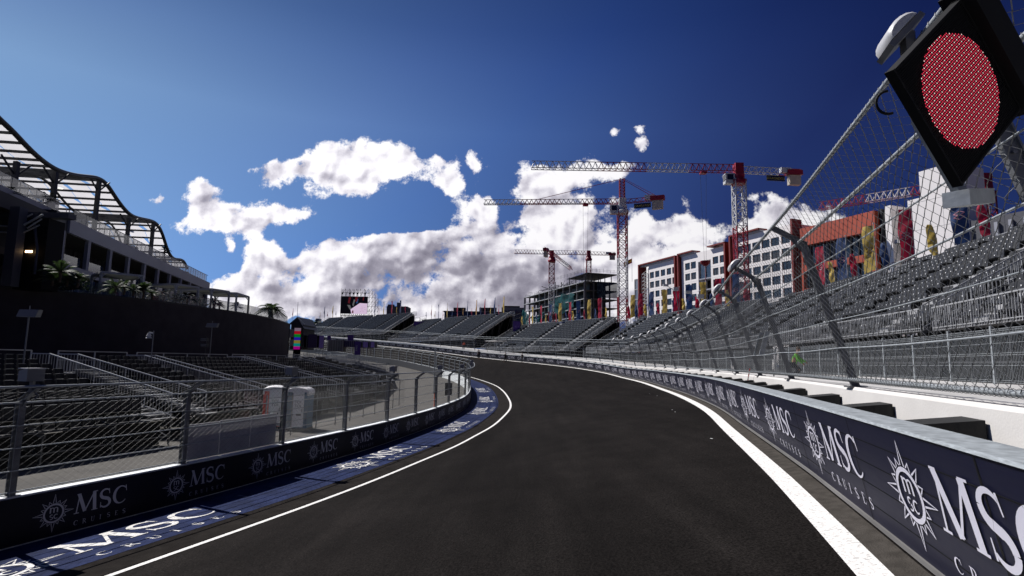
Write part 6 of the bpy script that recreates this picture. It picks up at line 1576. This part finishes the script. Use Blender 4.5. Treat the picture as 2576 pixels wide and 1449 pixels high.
# ------------------------------------------------------------------ people
def skinned(name, joints, edges, radii, m, parent, root=0, sub=1):
    me = bpy.data.meshes.new(name); me.from_pydata([tuple(j) for j in joints], edges, []); me.materials.append(MT[m])
    o = bpy.data.objects.new(name, me); COL.objects.link(o); o.parent = parent
    md = o.modifiers.new('skin', 'SKIN'); md.use_smooth_shade = True
    sv = me.skin_vertices[0].data if me.skin_vertices else None
    if sv is None:
        import bmesh
        bm = bmesh.new(); bm.from_mesh(me); bm.verts.layers.skin.verify(); bm.to_mesh(me); bm.free(); sv = me.skin_vertices[0].data
    for i, r in enumerate(radii): sv[i].radius = (r, r); sv[i].use_root = (i == root)
    s = o.modifiers.new('sub', 'SUBSURF'); s.levels = sub; s.render_levels = sub
    return o
def person(lab, loc, rz, top='cloth_dark', legs='cloth_dark', bend=0.0, crouch=0.0, arms=(0.2, 0.2), walk=.12, carry=None, vest=None, scale=1.0):
    t = thing('person', lab, 'person', loc, 'people beside the track', rz); t['_o'] = [0, 0, 0]; t.scale = (scale,)*3
    hip = .92-.42*crouch; fx = .10
    sb, cb = math.sin(bend), math.cos(bend)
    def up(h, f=0.0, x=0.0): return V3((x, -(f*cb+h*sb), hip+h*cb-f*sb))     # facing -y
    J = [up(0), up(.22), up(.42), up(.52), up(.60, .02), up(.74, .03), up(.80, .02)]
    E = [(0,1),(1,2),(2,3),(3,4),(4,5),(5,6)]; Rr = [.13,.125,.15,.07,.055,.085,.07]
    A = {}
    for s, a_ in ((-1, arms[0]), (1, arms[1])):
        i = len(J); sh = up(.46, 0, s*.18); el = sh+V3((s*.06, -.27*math.sin(a_), -.27*math.cos(a_))); wr = el+V3((0, -.24*math.sin(a_+.35), -.24*math.cos(a_+.35))); hd = wr+V3((0, -.05, -.07))
        J += [sh, el, wr, hd]; Rr += [.065,.048,.034,.038]; E += [(2,i),(i,i+1),(i+1,i+2),(i+2,i+3)]; A[s] = (sh, el, wr)
    Lg = {}
    for s in (-1, 1):
        i = len(J); h = up(-.02, 0, s*.09); kn = V3((s*fx, -.10*(s*walk*6)-.30*crouch, hip*.52)); an = V3((s*fx, walk*-s*1.3+.06*crouch, .09)); toe = an+V3((s*.02, -.17, -.055))
        J += [h, kn, an, toe]; Rr += [.09,.065,.045,.04]; E += [(0,i),(i,i+1),(i+1,i+2),(i+2,i+3)]; Lg[s] = (h, kn, an)
    skinned('body', J, E, Rr, 'skin', t)
    jj = [J[0]-ZUP*.02, J[1], J[2], J[3]-ZUP*.02]; ee = [(0,1),(1,2),(2,3)]; rr = [.145,.14,.168,.075]
    for s in (-1, 1): i = len(jj); jj += [A[s][0], A[s][1], A[s][2]]; rr += [.078,.06,.045]; ee += [(2,i),(i,i+1),(i+1,i+2)]
    skinned('jacket', jj, ee, rr, vest or top, t)
    jj = [J[0]]; ee = []; rr = [.14]
    for s in (-1, 1): i = len(jj); jj += list(Lg[s]); rr += [.10,.078,.058]; ee += [(0,i),(i,i+1),(i+1,i+2)]
    skinned('trousers', jj, ee, rr, legs, t)
    mb = MB(); c = J[5]+ZUP*.03; G = [[c+V3((.097*math.cos(a_)*math.cos(e_), .102*math.sin(a_)*math.cos(e_)+.012, .115*math.sin(e_))) for a_ in np.linspace(0, 2*math.pi, 10)[:-1]] for e_ in np.linspace(.0, math.pi/2, 5)]
    mb.grid(G, 0, True, closed=True); mb.obj('hair', 'bark', t, local=True)
def on_track(t_, off): 
    p = OUT.at(t_, off); 
    best = min(range(len(TI)), key=lambda i: abs(TO[i]-t_)); A_ = INN.at(TI[best]); W = np.linalg.norm((OUT.at(TO[best])-A_)[:2]); return surf(best, W+off, .01)
person('person in pale shirt in the walking pair beside the far banner', on_track(141.2, -1.0), .4, 'cloth_pale', 'cloth_dark')
person('person in black in the walking pair beside the far banner', on_track(140.0, -1.4), .2, 'cloth_dark', 'cloth_dark')
person('person in black crouching on the track left of the walking pair', on_track(149, -5.5), 1.2, 'cloth_dark', 'cloth_dark', bend=.7, crouch=.8, arms=(1.0, .6), walk=.02)
person('person in black walking alone beside the far banner', on_track(129.2, -1.9), .8, 'cloth_dark', 'cloth_dark', walk=.18)
person('person in black leaning at the banner, rightmost of the people on the track', on_track(124.2, -.8), 2.2, 'cloth_dark', 'cloth_dark', walk=.03)
def px_point(px, off, dz, t0=20.0):
    t_ = t_for(px, off, 1.5); return OUT.at(t_, off, dz), t_
g, _ = px_point(1996, 4.2, 1.1); person('person in lime green work vest crouching behind the outer fence', g, 1.0, 'cloth_dark', 'cloth_dark', bend=.3, crouch=.9, arms=(.5, .7), walk=.03, vest='hivis_green')
g, _ = px_point(1166, 1.9, 1.1); person('person in bright orange jacket standing behind the far fence', g, .3, 'hivis_orange', 'cloth_dark')
# white gazebo sheet behind the far fence
g, tt = px_point(1245, 3.2, 1.1); t = thing('gazebo', 'white flat topped gazebo behind the far part of the outer fence', 'gazebo', g)
mb = MB(); X_ = OUT.tan(tt); N2 = V3((X_[1], -X_[0], 0)); mb.box(g+ZUP*2.35, (4.6, 2.4, .12), 0, (X_, N2, ZUP)); mb.obj('roof', 'white_paint', t)
for a_ in (-1, 1):
    for b_ in (-1, 1): mb = MB(); q = g+X_*2.2*a_+N2*1.1*b_; mb.bar(q, q+ZUP*2.3, .06, .06); mb.obj('leg', 'galv', t)
# dark monitor on the fence, white notices, tape
g, tt = px_point(1919, 1.15, 1.2); X_ = OUT.tan(tt); N2 = unit(V3((-X_[1], X_[0], .28))); t = thing('monitor_box', 'dark flat monitor box with pale side rails hung behind the outer fence', 'monitor', g+ZUP*.9)
c = g+ZUP*1.05; U3 = unit(np.cross(X_, N2)); U3 = U3 if U3[2] > 0 else -U3
mb = MB(); mb.box(c, (1.15, .08, .62), 0, (X_, N2, U3)); mb.obj('screen', 'black', t)
for s in (-1, 1): mb = MB(); mb.box(c+X_*s*.60+N2*.02, (.06, .13, .78), 0, (X_, N2, U3)); mb.obj('side_rail', 'galv', t)
for i, (px, off, w_, h_, lab) in enumerate(((1843, 1.9, .55, .85, 'larger white sign sheet standing behind the outer fence'), (1946, 1.9, .2, .38, 'small white notice tied behind the outer fence'))):
    g, tt = px_point(px, off, 1.12); X_ = OUT.tan(tt); N2 = V3((X_[1], -X_[0], 0)); t = thing('notice_sheet', lab, 'notice', g, 'white notices behind the outer fence'); mb = MB(); mb.box(g+ZUP*(h_/2+.12+.15*i), (w_*1.6, .02, h_), 0, (X_, N2, ZUP)); mb.obj('sheet', 'white_paint', t)
    mb = MB(); mb.bar(g, g+ZUP*(h_+.1), .03, .03); mb.obj('stake', 'galv_dark', t)
g = OUT.at(post_t[3]+.8, 1.0, .95); t = thing('barrier_tape', 'short red and white tape hanging on the white concrete wall', 'tape', g)
for j in range(5): mb = MB(); a_ = g+V3((.02*j, 0, .10*j)); mb.quad(a_, a_+V3((.05, .02, 0)), a_+V3((.07, .02, .10)), a_+V3((.02, 0, .10))); mb.obj('stripe', 'tape_red' if j % 2 == 0 else 'white_paint', t)
# dark red frame and camera on a mast beyond the fence
for px, py0, py1, Y, lab in ((1700, 722, 795, 58, 'thin mast with white camera head beyond the outer fence, left of two'), (1762, 742, 800, 48, 'thin leaning mast with flat lamp beyond the outer fence, right of two')):
    a_ = atY(px+10, py1, Y); b_ = atY(px, py0+10, Y); t = thing('camera_mast', lab, 'mast', V3((a_[0], a_[1], 1.0)), 'camera masts beyond the outer fence')
    mb = MB(); mb.tube([V3((a_[0]+.6, Y, 1.0)), a_, b_], .05, 6); mb.obj('pole', 'galv_dark', t); mb = MB(); mb.box(b_+ZUP*.2, (.5, .3, .35)); mb.bar(b_, b_+V3((-.9, 0, .5)), .06, .06); mb.box(b_+V3((-1.0, 0, .55)), (.5, .25, .2)); mb.obj('camera_head', 'lamp_white', t)
